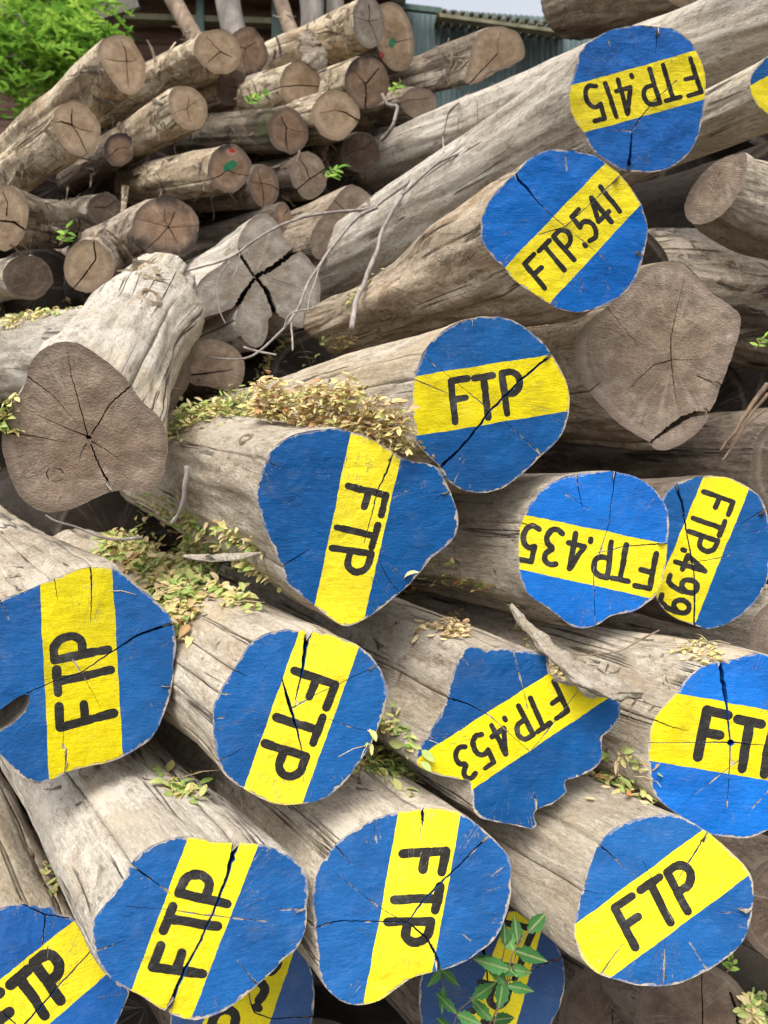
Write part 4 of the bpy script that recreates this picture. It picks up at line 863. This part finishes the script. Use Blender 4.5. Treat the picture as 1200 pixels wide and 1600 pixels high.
# ------------------------------------------------------------------ leaves, twigs
BVH = BVHTree.FromPolygons([Vector(v) for v in OCC_V], OCC_F)
camv = Vector(CAM)
def hit_px(x, y):
    dv = Vector(at(x, y, 1.0)-CAM).normalized()
    return BVH.ray_cast(camv, dv, 30)
def leafmat(name, stops, trans=.25):
    t = NT(name); nd = t.attr('lr').outputs['Vector']; sp = t.n('ShaderNodeSeparateXYZ'); t.put(sp.inputs[0], nd)
    c = t.ramp(sp.outputs[0], stops); 
    c = t.mix(t.math('MULTIPLY', t.step(t.math('ABSOLUTE', sp.outputs[1]), .12, .02), .35), c, c4(.55, .52, .25))
    v = t.n('ShaderNodeNewGeometry').outputs['Position']
    c = t.mix(t.math('MULTIPLY', t.step(t.noise(v, 160, 3), .52, .7), .4), c, t.mix(1, c, c4(.55, .42, .3), 'MULTIPLY'))
    t.b.inputs['Subsurface Weight'].default_value = 0
    t.done(c, .6)
    if trans:
        tr = t.n('ShaderNodeBsdfTranslucent'); t.put(tr.inputs['Color'], c); mx = t.n('ShaderNodeMixShader'); mx.inputs[0].default_value = trans
        t.put(mx.inputs[1], t.b.outputs[0]); t.put(mx.inputs[2], tr.outputs[0]); t.put(t.t.nodes['Material Output'].inputs[0], mx.outputs[0])
    return t.m
M['litter'] = leafmat('fallen_leaves', [(0, c4(.20, .34, .06)), (.22, c4(.42, .52, .16)), (.40, c4(.58, .53, .20)), (.58, c4(.68, .55, .23)), (.74, c4(.72, .58, .35)), (.88, c4(.46, .26, .11)), (1, c4(.62, .25, .08))], .15)
M['litter'].node_tree.nodes['Color Ramp'].color_ramp.interpolation = 'LINEAR'
M['seedling'] = leafmat('seedling_leaf', [(0, c4(.035, .13, .03)), (.5, c4(.06, .21, .05)), (1, c4(.13, .33, .09))], .3)
M['crown'] = leafmat('tree_leaf', [(0, c4(.08, .20, .02)), (.5, c4(.20, .42, .045)), (1, c4(.42, .62, .09))], .45)
M['twig'] = simple('grey_twig_bark', planewood([c4(.16, .13, .115), c4(.30, .26, .235), c4(.44, .40, .36)], 40))
M['redtwig'] = simple('brown_twig_bark', planewood([c4(.10, .065, .045), c4(.22, .15, .10), c4(.36, .26, .18)], 40))
def leaf_geo(p, n, heading, L, Wd, curl, V, Fc, A, r, serr=False):
    n = np.asarray(n, float); h = np.asarray(heading, float); h = unit(h-n*(h@n)); s = np.cross(n, h); b = len(V)
    if serr: prof = [(0, .05), (.10, .35), (.16, .30), (.26, .62), (.33, .52), (.45, .62), (.52, .48), (.65, .45), (.72, .32), (.84, .20), (1, 0)]
    else: prof = [(0, .04), (.15, .45), (.4, .62), (.7, .5), (.9, .22), (1, 0)]
    for (u, w) in prof:
        z = curl*L*(u*(1-u)*2.2-.25*u)
        for sd in (-1, 0, 1):
            V.append(p+h*(u*L)+s*(sd*w*Wd)+n*(z+abs(sd)*w*Wd*.35)); A.append((r, sd*w, u))
    for i in range(len(prof)-1):
        q = b+i*3; Fc.append([q, q+3, q+4, q+1]); Fc.append([q+1, q+4, q+5, q+2])
def litter(label, poly, count, size=(.012, .024), thick=.012, hue=(0, 1), minz=.25, grass=0, dmax=9, ridge=None, spread=.03, height=.04, nridge=0, rsize=(.018, .034)):
    count = int(count*2.6); size = (size[0]*1.15, size[1]*1.25); thick *= 1.3
    P = np.array(poly, float); lo, hi = P.min(0), P.max(0); V, Fc, A = [], [], []; k = tries = 0
    while k < count and tries < count*12:
        tries += 1; q = np.array([rnd.uniform(lo[0], hi[0]), rnd.uniform(lo[1], hi[1])])
        if not inside(P, q[None])[0]: continue
        loc, nor, idx, dist = hit_px(*q)
        if loc is None or dist > dmax: continue
        s = loc+Vector((rnd.gauss(0, .006), rnd.gauss(0, .006), .03)); loc2, nor2, i2, _ = BVH.ray_cast(s, Vector((0, 0, -1)), .12)
        if loc2 is None: continue
        if nor2.z < 0: nor2 = -nor2
        if nor2.z < minz: continue
        cluster = nz(loc2.x*14, loc2.y*14, 3.3)
        if rnd.random() > .60+cluster*1.1: continue
        n = unit(np.array(nor2)*.8+np.array([0, 0, .5])+np.array([rnd.gauss(0, .33) for _ in range(3)])); an = rnd.uniform(0, 6.283)
        p = np.array(loc2)+np.array(nor2)*(.001+abs(rnd.gauss(0, 1))*thick*max(0, .35+cluster))
        L = rnd.uniform(*size); r = min(1, max(0, rnd.uniform(*hue)+.18*nz(loc2.x*9, loc2.y*9, 8)))
        leaf_geo(p, n, (math.cos(an), math.sin(an), rnd.gauss(0, .2)), L, L*rnd.uniform(.24, .46), rnd.uniform(-.25, .35), V, Fc, A, r); k += 1
    if ridge:                               # a heap lying along a crest
        Rp = resample(np.array(ridge, float), 60, closed=False)
        for q in range(nridge):
            u = Rp[rnd.randrange(60)]
            if len(u) > 2:
                g1, g2 = rnd.gauss(0, 1), abs(rnd.gauss(0, 1)); base = at(u[0]+rnd.gauss(0, 5), u[1], u[2]+g2*spread); hh = height*math.exp(-g2*g2*.4)*rnd.random()*(1+.7*nz(u[0]*.05, 2, 7))
                n = unit(np.array([rnd.gauss(0, .45), rnd.gauss(-.3, .45), 1])); an = rnd.uniform(0, 6.283); L = rnd.uniform(*rsize)
                leaf_geo(base+np.array([0, 0, hh]), n, (math.cos(an), math.sin(an), rnd.gauss(0, .25)), L, L*rnd.uniform(.24, .42), rnd.uniform(-.3, .4), V, Fc, A, min(1, max(0, rnd.uniform(*hue)))); continue
            loc, nor, idx, dist = hit_px(*u)
            if loc is None or dist > dmax: continue
            g1, g2 = rnd.gauss(0, 1), rnd.gauss(0, 1); s = loc+Vector((g1*spread, g2*spread, .035)); l2, n2, _, _ = BVH.ray_cast(s, Vector((0, 0, -1)), .14)
            if l2 is None: continue
            hh = height*math.exp(-(g1*g1+g2*g2)*.45)*rnd.random()**.8*(1+.6*nz(l2.x*12, l2.y*12, 7))
            n = unit(np.array([rnd.gauss(0, .45), rnd.gauss(-.25, .45), 1])); an = rnd.uniform(0, 6.283); L = rnd.uniform(*rsize)
            r = min(1, max(0, rnd.uniform(*hue)+.15*nz(l2.x*9, l2.y*9, 8)))
            leaf_geo(np.array(l2)+np.array([0, 0, .002+hh]), n, (math.cos(an), math.sin(an), rnd.gauss(0, .25)), L, L*rnd.uniform(.24, .42), rnd.uniform(-.3, .4), V, Fc, A, r)
    for g in range(grass):                  # dry stalks
        q = P[rnd.randrange(len(P))]*.5+P[rnd.randrange(len(P))]*.5; loc, nor, idx, dist = hit_px(*q)
        if loc is None or dist > dmax: continue
        an = rnd.uniform(0, 6.28); p0 = np.array(loc)+[0, 0, .004]; d = np.array([math.cos(an), math.sin(an), rnd.uniform(-.2, .25)])*rnd.uniform(.03, .08)
        v, f = tube([p0, p0+d*.5+[0, 0, .004], p0+d], [.0009, .0008, .0005], 4); b = len(V); V.extend(v); Fc.extend([[i+b for i in ff] for ff in f]); A.extend([(.72, .5, 0)]*len(v))
    if not V: print('EMPTY LITTER', label); return
    V = np.array(V); o = V.mean(0); o[2] = V[:, 2].min()
    tag(mesh('leaf_litter', V, Fc, M['litter'], None, o, True, {'lr': A}), label, 'fallen leaves', None, 'stuff')
litter('dry cream and tan leaves heaped on the three-cornered FTP log', [(470,625),(520,605),(560,615),(610,650),(650,690),(680,720),(650,715),(600,700),(540,675),(480,655)], 200, (.011, .021), .014, (.34, .92), ridge=[(400,650,1.53),(440,655,1.50),(470,664,1.47),(500,666,1.44),(548,670,1.42),(600,693,1.41),(635,710,1.405)], spread=.025, height=.085, nridge=1150, rsize=(.015, .027))
litter('green and yellow leaves strewn between the knotty log and the three-cornered log', [(270,620),(300,600),(380,610),(480,635),(470,650),(380,650),(300,655),(272,690)], 200, (.010, .022), .010, (.05, .75), grass=14, ridge=[(285,660),(330,648),(380,650),(440,648)], spread=.035, height=.04, nridge=760, rsize=(.014, .028))
litter('small yellow leaves gathered on the log below the bare twig', [(395,590),(440,540),(520,525),(575,525),(560,545),(480,555),(420,580)], 170, (.010, .020), .010, (.3, .85), grass=8, ridge=[(440,560),(480,545),(530,538),(565,535)], spread=.03, height=.035, nridge=480, rsize=(.014, .024))
litter('yellow-green leaves filling the hollow left of the split-topped log', [(155,860),(210,835),(330,825),(400,850),(430,885),(420,900),(330,890),(300,910),(290,990),(270,1005),(262,950),(230,910),(190,880)], 420, (.014, .030), .018, (.0, .85), grass=26, ridge=[(165,868),(180,850),(215,838),(250,830),(300,838),(350,850),(400,872),(350,872),(300,878),(250,870),(215,868),(240,890),(285,895),(262,925),(282,940),(272,965),(280,990)], spread=.022, height=.035, nridge=2600, rsize=(.018, .036))
litter('dim green leaves in the shade under the knotty log', [(190,830),(215,785),(270,775),(320,800),(340,825),(260,840)], 130, (.014, .026), .012, (0, .6))
litter('green leaves caught beneath the right side of the split-topped log', [(570,1180),(590,1130),(620,1125),(650,1180),(655,1210),(600,1215),(560,1205)], 150, (.013, .026), .014, (0, .65), grass=8, ridge=[(585,1165),(605,1180),(640,1195)], spread=.022, height=.03, nridge=170, rsize=(.016, .030))
litter('leaves and orange scraps behind the ragged FTP.453 log', [(630,920),(680,880),(730,880),(770,900),(800,945),(760,935),(690,905),(640,935)], 130, (.013, .027), .010, (0, 1), grass=10)
litter('pale leaf flakes on the hewn side of the FTP.453 log', [(655,985),(670,968),(715,960),(740,990),(700,1000)], 46, (.012, .024), .006, (.6, .8))
litter('scraps of leaf along the torn bark strip', [(800,955),(830,985),(860,1030),(920,1060),(905,1075),(850,1045)], 40, (.009, .016), .004, (.2, .95), minz=.5, grass=6)
litter('fresh green and cream leaves tucked above the smooth oval FTP log', [(920,1225),(935,1190),(980,1180),(1010,1200),(1030,1245),(990,1235)], 50, (.014, .028), .012, (.0, .95), grass=8, ridge=[(925,1215),(970,1205),(1010,1225)], spread=.018, height=.025, nridge=90, rsize=(.018, .034))
litter('yellow leaf specks along the smooth log at the left border', [(0,485),(40,478),(120,470),(130,480),(60,500),(0,515)], 90, (.012, .024), .006, (.2, .75))
litter('yellow-green leaves behind the knotty log at the left border', [(0,625),(25,610),(20,680),(0,720)], 60, (.014, .026), .010, (.1, .7))
litter('a few stray leaves on the lowest row of logs', [(255,1200),(300,1195),(310,1260),(270,1240)], 22, (.014, .028), .003, (0, .6), grass=4)
litter('a few stray leaves along the log by the bottom left corner', [(85,1370),(70,1340),(80,1390),(95,1440)], 24, (.010, .018), .003, (.1, .6))
litter('straw and leaf dust on the log by the right border', [(1080,1000),(1130,1010),(1125,1035),(1090,1035),(1040,1025)], 34, (.008, .016), .004, (.4, .9), grass=10)
litter('yellow scraps along the fold of the FTP.541 log', [(580,440),(600,425),(560,450),(520,500),(545,480)], 40, (.008, .016), .004, (.2, .6))
litter('green leaves and pale seeds at the bottom right corner', [(1165,1560),(1195,1560),(1200,1600),(1165,1600)], 50, (.014, .026), .012, (0, .75))

def slivers(label, poly, count, size, mat, dmax=9):
    P = np.array(poly, float); lo, hi = P.min(0), P.max(0); V, Fc, LC = [], [], []; k = tries = 0
    while k < count and tries < count*8:
        tries += 1; q = np.array([rnd.uniform(lo[0], hi[0]), rnd.uniform(lo[1], hi[1])])
        if not inside(P, q[None])[0]: continue
        loc, nor, idx, dist = hit_px(*q)
        if loc is None or dist > dmax or nz(loc.x*5, loc.y*5, loc.z*5) < -.05: continue
        n = np.array(nor); 
        if n@(np.array(loc)-CAM) > 0: n = -n
        if n[1] < -.78: continue             # not on the cut ends
        d_ = unit(np.array([rnd.gauss(0, 1), rnd.gauss(0, .6), rnd.gauss(-.5, .6)])); d_ = unit(d_-n*(d_@n)*.7); s = unit(np.cross(n, d_)); L = rnd.uniform(*size)*rnd.choice([.5, 1, 1, 1.6]); w = L*rnd.uniform(.05, .16); b = len(V)
        lift = rnd.uniform(.1, .45)
        for i in range(5):
            u = i/4; c_ = np.array(loc)+d_*L*(u-.3)+n*(.002+lift*L*max(0, u-.4)**1.5)+s*L*.12*nz(u*2, k*.7, 1); ww = w*(1-.75*u)*(1+.5*nz(u*5, k, 4))
            V += [c_-s*ww, c_+n*.25*w, c_+s*ww]; LC += [(rnd.random(), k*.01, u*.1+.1)]*3
        for i in range(4):
            q_ = b+3*i; Fc += [[q_, q_+3, q_+4, q_+1], [q_+1, q_+4, q_+5, q_+2]]
        k += 1
    V = np.array(V); o = V.mean(0); o[2] = V[:, 2].min()
    tag(mesh('bark_debris', V, Fc, M[mat], None, o, True, {'lc': LC}), label, 'bark debris', None, 'stuff')
slivers('peeling fibres and bark scraps all over the far small logs', [(0,130),(180,40),(330,30),(560,0),(640,60),(820,40),(800,130),(600,200),(580,330),(420,330),(320,350),(250,440),(0,440)], 230, (.03, .085), 'tan')
slivers('dark bark scraps hanging among the far small logs', [(0,130),(180,40),(330,30),(560,0),(640,60),(820,40),(800,130),(600,200),(580,330),(420,330),(320,350),(250,440),(0,440)], 130, (.03, .085), 'barky')
slivers('thin splinters on the tops of the front logs', [(0,780),(150,870),(300,880),(450,930),(600,890),(800,930),(1000,980),(1180,1010),(1180,1060),(900,1250),(700,1250),(500,1260),(300,1290),(30,1240)], 80, (.012, .03), 'barky')
def twig(label, paths, group=None, mat='twig', name='twig'):
    """paths: list of (pixel path with optional depth, base radius, tip radius); depth None = lies on what is there"""
    V, Fc = [], []; org = None
    for pts, r0, r1 in paths:
        r0 *= .58; r1 *= .58; P = []
        for q in pts:
            if len(q) > 2 and q[2]: P.append(at(q[0], q[1], q[2]))
            else:
                loc, nor, i, dist = hit_px(q[0], q[1]); dv = unit(at(q[0], q[1], 1)-CAM)
                P.append(np.array(loc)-dv*r0*1.2 if loc is not None else at(q[0], q[1], 3))
        P = smooth_open(np.array(P), len(P)*6)
        P = P+np.array([[.3*r0*nz(i*.2, 1, r0*900), .3*r0*nz(i*.2, 5, r0*900), .3*r0*nz(i*.2, 9, r0*900)] for i in range(len(P))])
        rr = np.linspace(r0, r1, len(P))*np.array([1+.12*nz(i*.8, 4, r0*500) for i in range(len(P))])
        v, f = tube(P, rr, 7); b = len(V); V.extend(v); Fc.extend([[i+b for i in ff] for ff in f])
    V = np.array(V); o = V.mean(0); o[2] = V[:, 2].min()
    return tag(mesh(name, V, Fc, M[mat], None, o, True), label, 'twig', group)
def z6(*p): return [((280+x/3.4286), (280+y/3.4286))+tuple(r) for x, y, *r in p]
def z8(*p): return [((550+x/3), y/3)+tuple(r) for x, y, *r in p]
twig('long forked grey twig arching over the burst silver log', [
 (z6((0,500,2.2),(120,470,2.2),(250,430,2.2),(330,385,2.2),(400,330,2.2),(520,260,2.25),(620,218,2.3),(700,195,2.3),(850,175,2.35),(980,163,2.4),(1060,140,2.4))+[(600,312,2.4),(640,283,2.4),(668,250,2.4),(695,240,2.42)], .0055, .011),
 (z6((1060,150,2.4),(960,200,2.35),(860,310,2.3),(760,450,2.2),(690,560,2.15),(640,680,2.08),(560,800,2.0),(430,920,1.95),(350,960,1.95),(240,962,2.0),(150,950,2.05)), .011, .0035),
 (z6((750,470,2.19),(725,560,2.15),(700,630,2.1),(688,715,2.05)), .006, .003),
 (z6((560,800,2.0),(600,720,2.0),(720,690,2.03)), .005, .003),
 (z6((600,770,2.0),(605,850,1.95),(608,915,1.9)), .005, .004),
 (z6((345,900,1.95),(430,925,1.95),(520,940,1.93)), .006, .004),
 (z6((325,400,2.2),(310,480,2.2),(285,530,2.2),(300,560,2.2)), .0045, .002),
 (z6((270,440,2.2),(215,520,2.2),(205,580,2.2),(215,700,2.2),(250,775,2.2)), .004, .0025)])
twig('thick smooth grey branch lying down over the FTP.415 log', [(z6((1195,80,2.30))+[(628,305,2.27)]+z6((1090,270,2.22),(1060,380,2.15),(1040,430,2.1),(1000,530,2.05),(985,570,2.02),(950,640,1.98),(935,720,1.93),(925,800,1.9)), .0085, .013),
 ([(628,305,2.27),(650,285,2.25),(680,258,2.25),(710,242,2.22),(745,228,2.2)], .0085, .006)])
twig('wiry branched twig clinging to the thick grey log', [
 (z8((432,715),(425,640),(428,590),(445,540),(500,480),(550,432),(590,400),(620,360),(680,325),(760,312),(830,300)), .006, .003),
 (z8((565,425),(582,470),(588,520),(586,585)), .003, .0015), (z8((648,400),(652,470),(650,570)), .0025, .0015), (z8((545,440),(515,500),(495,610)), .003, .0015), (z8((590,405),(640,392),(680,400),(708,435)), .003, .0015)])
twig('crooked whitish twig at the far end of the thick grey log', [(z8((140,440,3.0),(168,490,3.0),(210,500,3.0),(205,545,3.0),(190,590,3.0),(165,630,3.05),(140,655,3.1)), .011, .014), (z8((170,490,3.0),(215,465,3.0)), .006, .003)])
twig('short bent twig propped against the three-cornered log', [([(292,728,1.36),(290,755,1.36),(287,780,1.37),(280,800,1.38),(268,818,1.40)], .0085, .0065)])
twig('grey twig lying at the lower edge of the knotty log', [([(72,805,1.36),(90,815,1.36),(120,824,1.38),(155,838,1.4),(185,843,1.42),(222,840,1.45)], .003, .0055)])
twig('bundle of dry roots beside the dark log at the right border', [([(1200,600,1.8),(1180,625,1.8),(1160,655,1.8),(1145,680,1.8),(1125,705,1.82)], .012, .006), ([(1200,615,1.8),(1172,650,1.8),(1150,690,1.8),(1128,720,1.8)], .008, .004), ([(1195,640,1.8),(1165,665,1.8),(1140,700,1.8)], .006, .003)], mat='redtwig')
twig('curved brown root lying behind the torn bark strip', [([(890,1022,1.5),(920,1023,1.5),(965,1018,1.5),(1000,1000,1.52),(1030,985,1.55)], .002, .0035)], mat='redtwig')
twig('thin dry stalk hanging beside the ragged FTP.453 log', [([(985,1105,1.38),(982,1150,1.38),(970,1185,1.38),(962,1215,1.38)], .0018, .0015)], mat='redtwig')
# split wood chip, and the torn strip of bark
def ribbon_solid(name, label, cat, px, widths, th, mat, d, nup=(0, .5, -.85), rough=.25, attrs=True, cross=7):
    P = resample(np.array([ray(np.array(q[:2]))*(q[2] if len(q) > 2 else d) for q in px]), 26, closed=False); n = unit(nup); V, Fc, LC = [], [], []
    Wd = np.interp(np.linspace(0, 1, 26), np.linspace(0, 1, len(widths)), widths)
    m = cross*2
    for i in range(26):
        t = unit(P[min(i+1, 25)]-P[max(i-1, 0)]); s = unit(np.cross(t, n)); u = np.cross(s, t)
        for k in range(m):
            a_ = 2*math.pi*k/m; r = 1+rough*(nz(math.cos(a_)*2, i*.35, 3)+.6*nz(k*1.3, i*1.1, 8))
            V.append(P[i]+s*math.cos(a_)*Wd[i]/2*r+u*math.sin(a_)*th/2*r); LC.append((math.cos(a_)*Wd[i]/2, math.sin(a_)*th, i*.03+.1))
    for i in range(25):
        for k in range(m): Fc.append([i*m+k, i*m+(k+1) % m, (i+1)*m+(k+1) % m, (i+1)*m+k])
    Fc.append(list(range(m))); Fc.append([25*m+k for k in range(m)][::-1])
    Vw = W(np.array(V)); o = Vw.mean(0); o[2] = Vw[:, 2].min()
    return tag(mesh(name, Vw, Fc, M[mat], None, o, True, {'lc': LC}), label, cat)
ribbon_solid('wood_chip', 'flat split wood chip lying on the leaves by the three-cornered log', 'wood chip', [(285,869,1.30),(330,872,1.30),(370,870,1.31),(408,864,1.32)], [.005, .014, .017, .013, .004], .004, 'pale', 1.3)
ribbon_solid('bark_strip', 'torn rough flap of bark along the top of the FTP.453 log', 'bark', [(798,948,1.55),(835,992,1.465),(875,1028,1.425),(915,1056,1.41),(960,1076,1.40),(1003,1084,1.395)], [.006, .022, .034, .045, .062, .055, .015], .016, 'pale', 1.42, nup=(.25, .75, -.6), rough=.75, cross=12)
ribbon_solid('bark_strip', 'slab of bark curling off the little log beside the level-cracked end', 'bark', [(480,48,3.05),(484,75,3.05),(495,95,3.05),(503,112,3.06)], [.04, .10, .12, .05], .02, 'barky', 3.05, rough=.4)
ribbon_solid('bark_strip', 'dangling dry fibre strip above the black-rimmed end by the knotty log', 'bark', [(196,290,2.75),(194,315,2.75),(191,350,2.75)], [.03, .022, .012], .01, 'tan', 2.75, rough=.3)

# ------------------------------------------------------------------ green plants
def plant(label, stems, name='seedling', group=None, mat='seedling', L=.035, cat='plant', serr=True):
    """stems: list of (pixel path with depth, leaflet list by fraction)"""
    root = None; SV, SF, V, Fc, A = [], [], [], [], []
    for pts, nl, size in stems:
        P = resample(np.array([at(*q) for q in pts]), 14, closed=False); v, f = tube(P, np.linspace(.0016, .0008, 14), 5)
        b = len(SV); SV.extend(v); SF.extend([[i+b for i in ff] for ff in f])
        for k in range(nl):
            u = .35+.65*k/max(1, nl-1); i = min(12, int(u*13)); t = unit(P[i+1]-P[i])
            for sd in ((-1, 1) if k < nl-1 else (0,)):
                side = unit(np.cross(t, -cF)); hd = t*(.55 if sd else 1)+side*sd*.9+np.array([0, 0, -.25])+np.array([rnd.gauss(0, .15) for _ in range(3)])
                nn = unit(-cF*.75+cU*.55+cR*rnd.gauss(0, .35)+np.array([0, 0, rnd.gauss(0, .2)]))
                leaf_geo(P[i], nn, hd, (1.6 if serr else .85)*size*rnd.uniform(.75, 1.2), (1.6 if serr else .85)*size*rnd.uniform(.28, .40), rnd.uniform(-.1, .25), V, Fc, A, rnd.random(), serr)
    o = np.array(SV).mean(0); o[2] = np.array(SV)[:, 2].min()
    r = empty(name, o, label, cat, group)
    mesh('stem', SV, SF, M['redtwig'], r, o); mesh('foliage', V, Fc, M[mat], r, o, True, {'lr': A})
plant('green toothed-leaf seedling hanging before a painted yellow band at the bottom', [
 ([(745,1640,1.40),(775,1580,1.36),(800,1520,1.34),(812,1460,1.33)], 3, .034), ([(790,1545,1.35),(800,1490,1.33),(830,1450,1.32)], 3, .036), ([(700,1640,1.40),(715,1580,1.37),(745,1555,1.36)], 3, .032),
 ([(760,1650,1.36),(772,1600,1.33),(780,1570,1.32)], 2, .036), ([(690,1500,1.42),(690,1520,1.41),(693,1545,1.41)], 2, .030), ([(770,1520,1.36),(785,1500,1.34),(790,1470,1.33)], 2, .028)])
for lb, px, d, s in [('yellow-green sprout beside the diagonal-cracked grey-brown end', [(505,285),(515,272),(530,262)], 2.95, .05), ('green sprout between the black-rimmed and the level-cracked ends', [(378,168),(395,155),(408,145)], 3.0, .05),
                     ('tiny green sprout at the little furry log end', [(610,150),(616,140),(622,130)], 3.2, .045), ('green sprout beside the mossy log at the left', [(92,385),(100,368),(104,355)], 2.3, .04),
                     ('small round-leaved weed right of the smooth oval FTP end', [(1135,1520),(1142,1510),(1140,1500)], 1.45, .018), ('small leaf sprig in the dark by the right border', [(1180,545),(1188,535),(1192,528)], 1.7, .022)]:
    plant(lb, [([(q[0]+j*4, q[1]-j*3, d) for q in px], 3, s) for j in (0, 1)], 'sprout', 'sprouts among the logs', serr=False, mat='crown')

# leafy tree at the upper left
def tree():
    c = at(55, 10, 5.2); o = np.array([c[0]-1.6, c[1]+.4, 0.0])
    r = empty('tree', o, 'leafy bright green tree overhanging the far stack at upper left', 'tree')
    tp = [o+np.array([.05*math.sin(t*3), 0, 5.6*t]) for t in np.linspace(0, 1, 8)]
    mesh('trunk', *tube(tp, np.linspace(.16, .06, 8), 10), M['polegrey'], r, o)
    V, Fc, A = [], [], []; BVt, BF = [], []
    tips = [(x, y, d) for x, y, d in [(20,40,5.1),(70,20,5.2),(110,60,5.1),(60,75,4.9),(40,105,4.8),(120,85,4.95),(90,100,4.8),(140,70,5.2),(10,80,5.0),(80,-20,5.4),(20,-30,5.4),(130,-8,5.5),(-60,0,5.2),(-80,70,5.1),(0,-90,5.6),(90,-110,5.7),(-150,-60,5.4),(45,50,4.85),(100,40,5.0),(-30,50,5.0),(70,95,5.0),(30,10,5.3),(135,45,5.3),(-120,-150,5.8),(60,-180,5.9)]]
    for x, y, d in tips:
        T_ = at(x, y, d); s = tp[rnd.choice([4, 5, 6])]; mid = (s+T_)/2+np.array([0, 0, .35])
        P = resample(np.array([s, mid, T_+[0, 0, .1], T_]), 12, closed=False); v, f = tube(P, np.linspace(.03, .006, 12), 5); b = len(BVt); BVt.extend(v); BF.extend([[i+b for i in ff] for ff in f])
        for q in range(26):                 # drooping feathery leaves
            base = T_+np.array([rnd.gauss(0, .13), rnd.gauss(0, .13), rnd.gauss(0, .11)]); an = rnd.uniform(0, 6.28); dv = np.array([math.cos(an), math.sin(an), rnd.uniform(-.9, .1)]); dv = unit(dv)*rnd.uniform(.12, .22)
            rr = min(1, max(0, rnd.gauss(.5, .25)))
            for k in range(6):
                p = base+dv*(k/5)+np.array([0, 0, -.05*(k/5)**2]); 
                for sd in (-1, 1):
                    sdv = unit(np.cross(dv, [0, 0, 1])*sd+dv*.4*2); leaf_geo(p, unit([rnd.gauss(0, .35), rnd.gauss(0, .35), 1]), sdv, rnd.uniform(.05, .08), rnd.uniform(.017, .026), .1, V, Fc, A, rr)
    mesh('branches', BVt, BF, M['polegrey'], r, o); mesh('crown', V, Fc, M['crown'], r, o, True, {'lr': A})
tree()
print('objects', len(bpy.data.objects), 'verts', sum(len(m.vertices) for m in bpy.data.meshes))
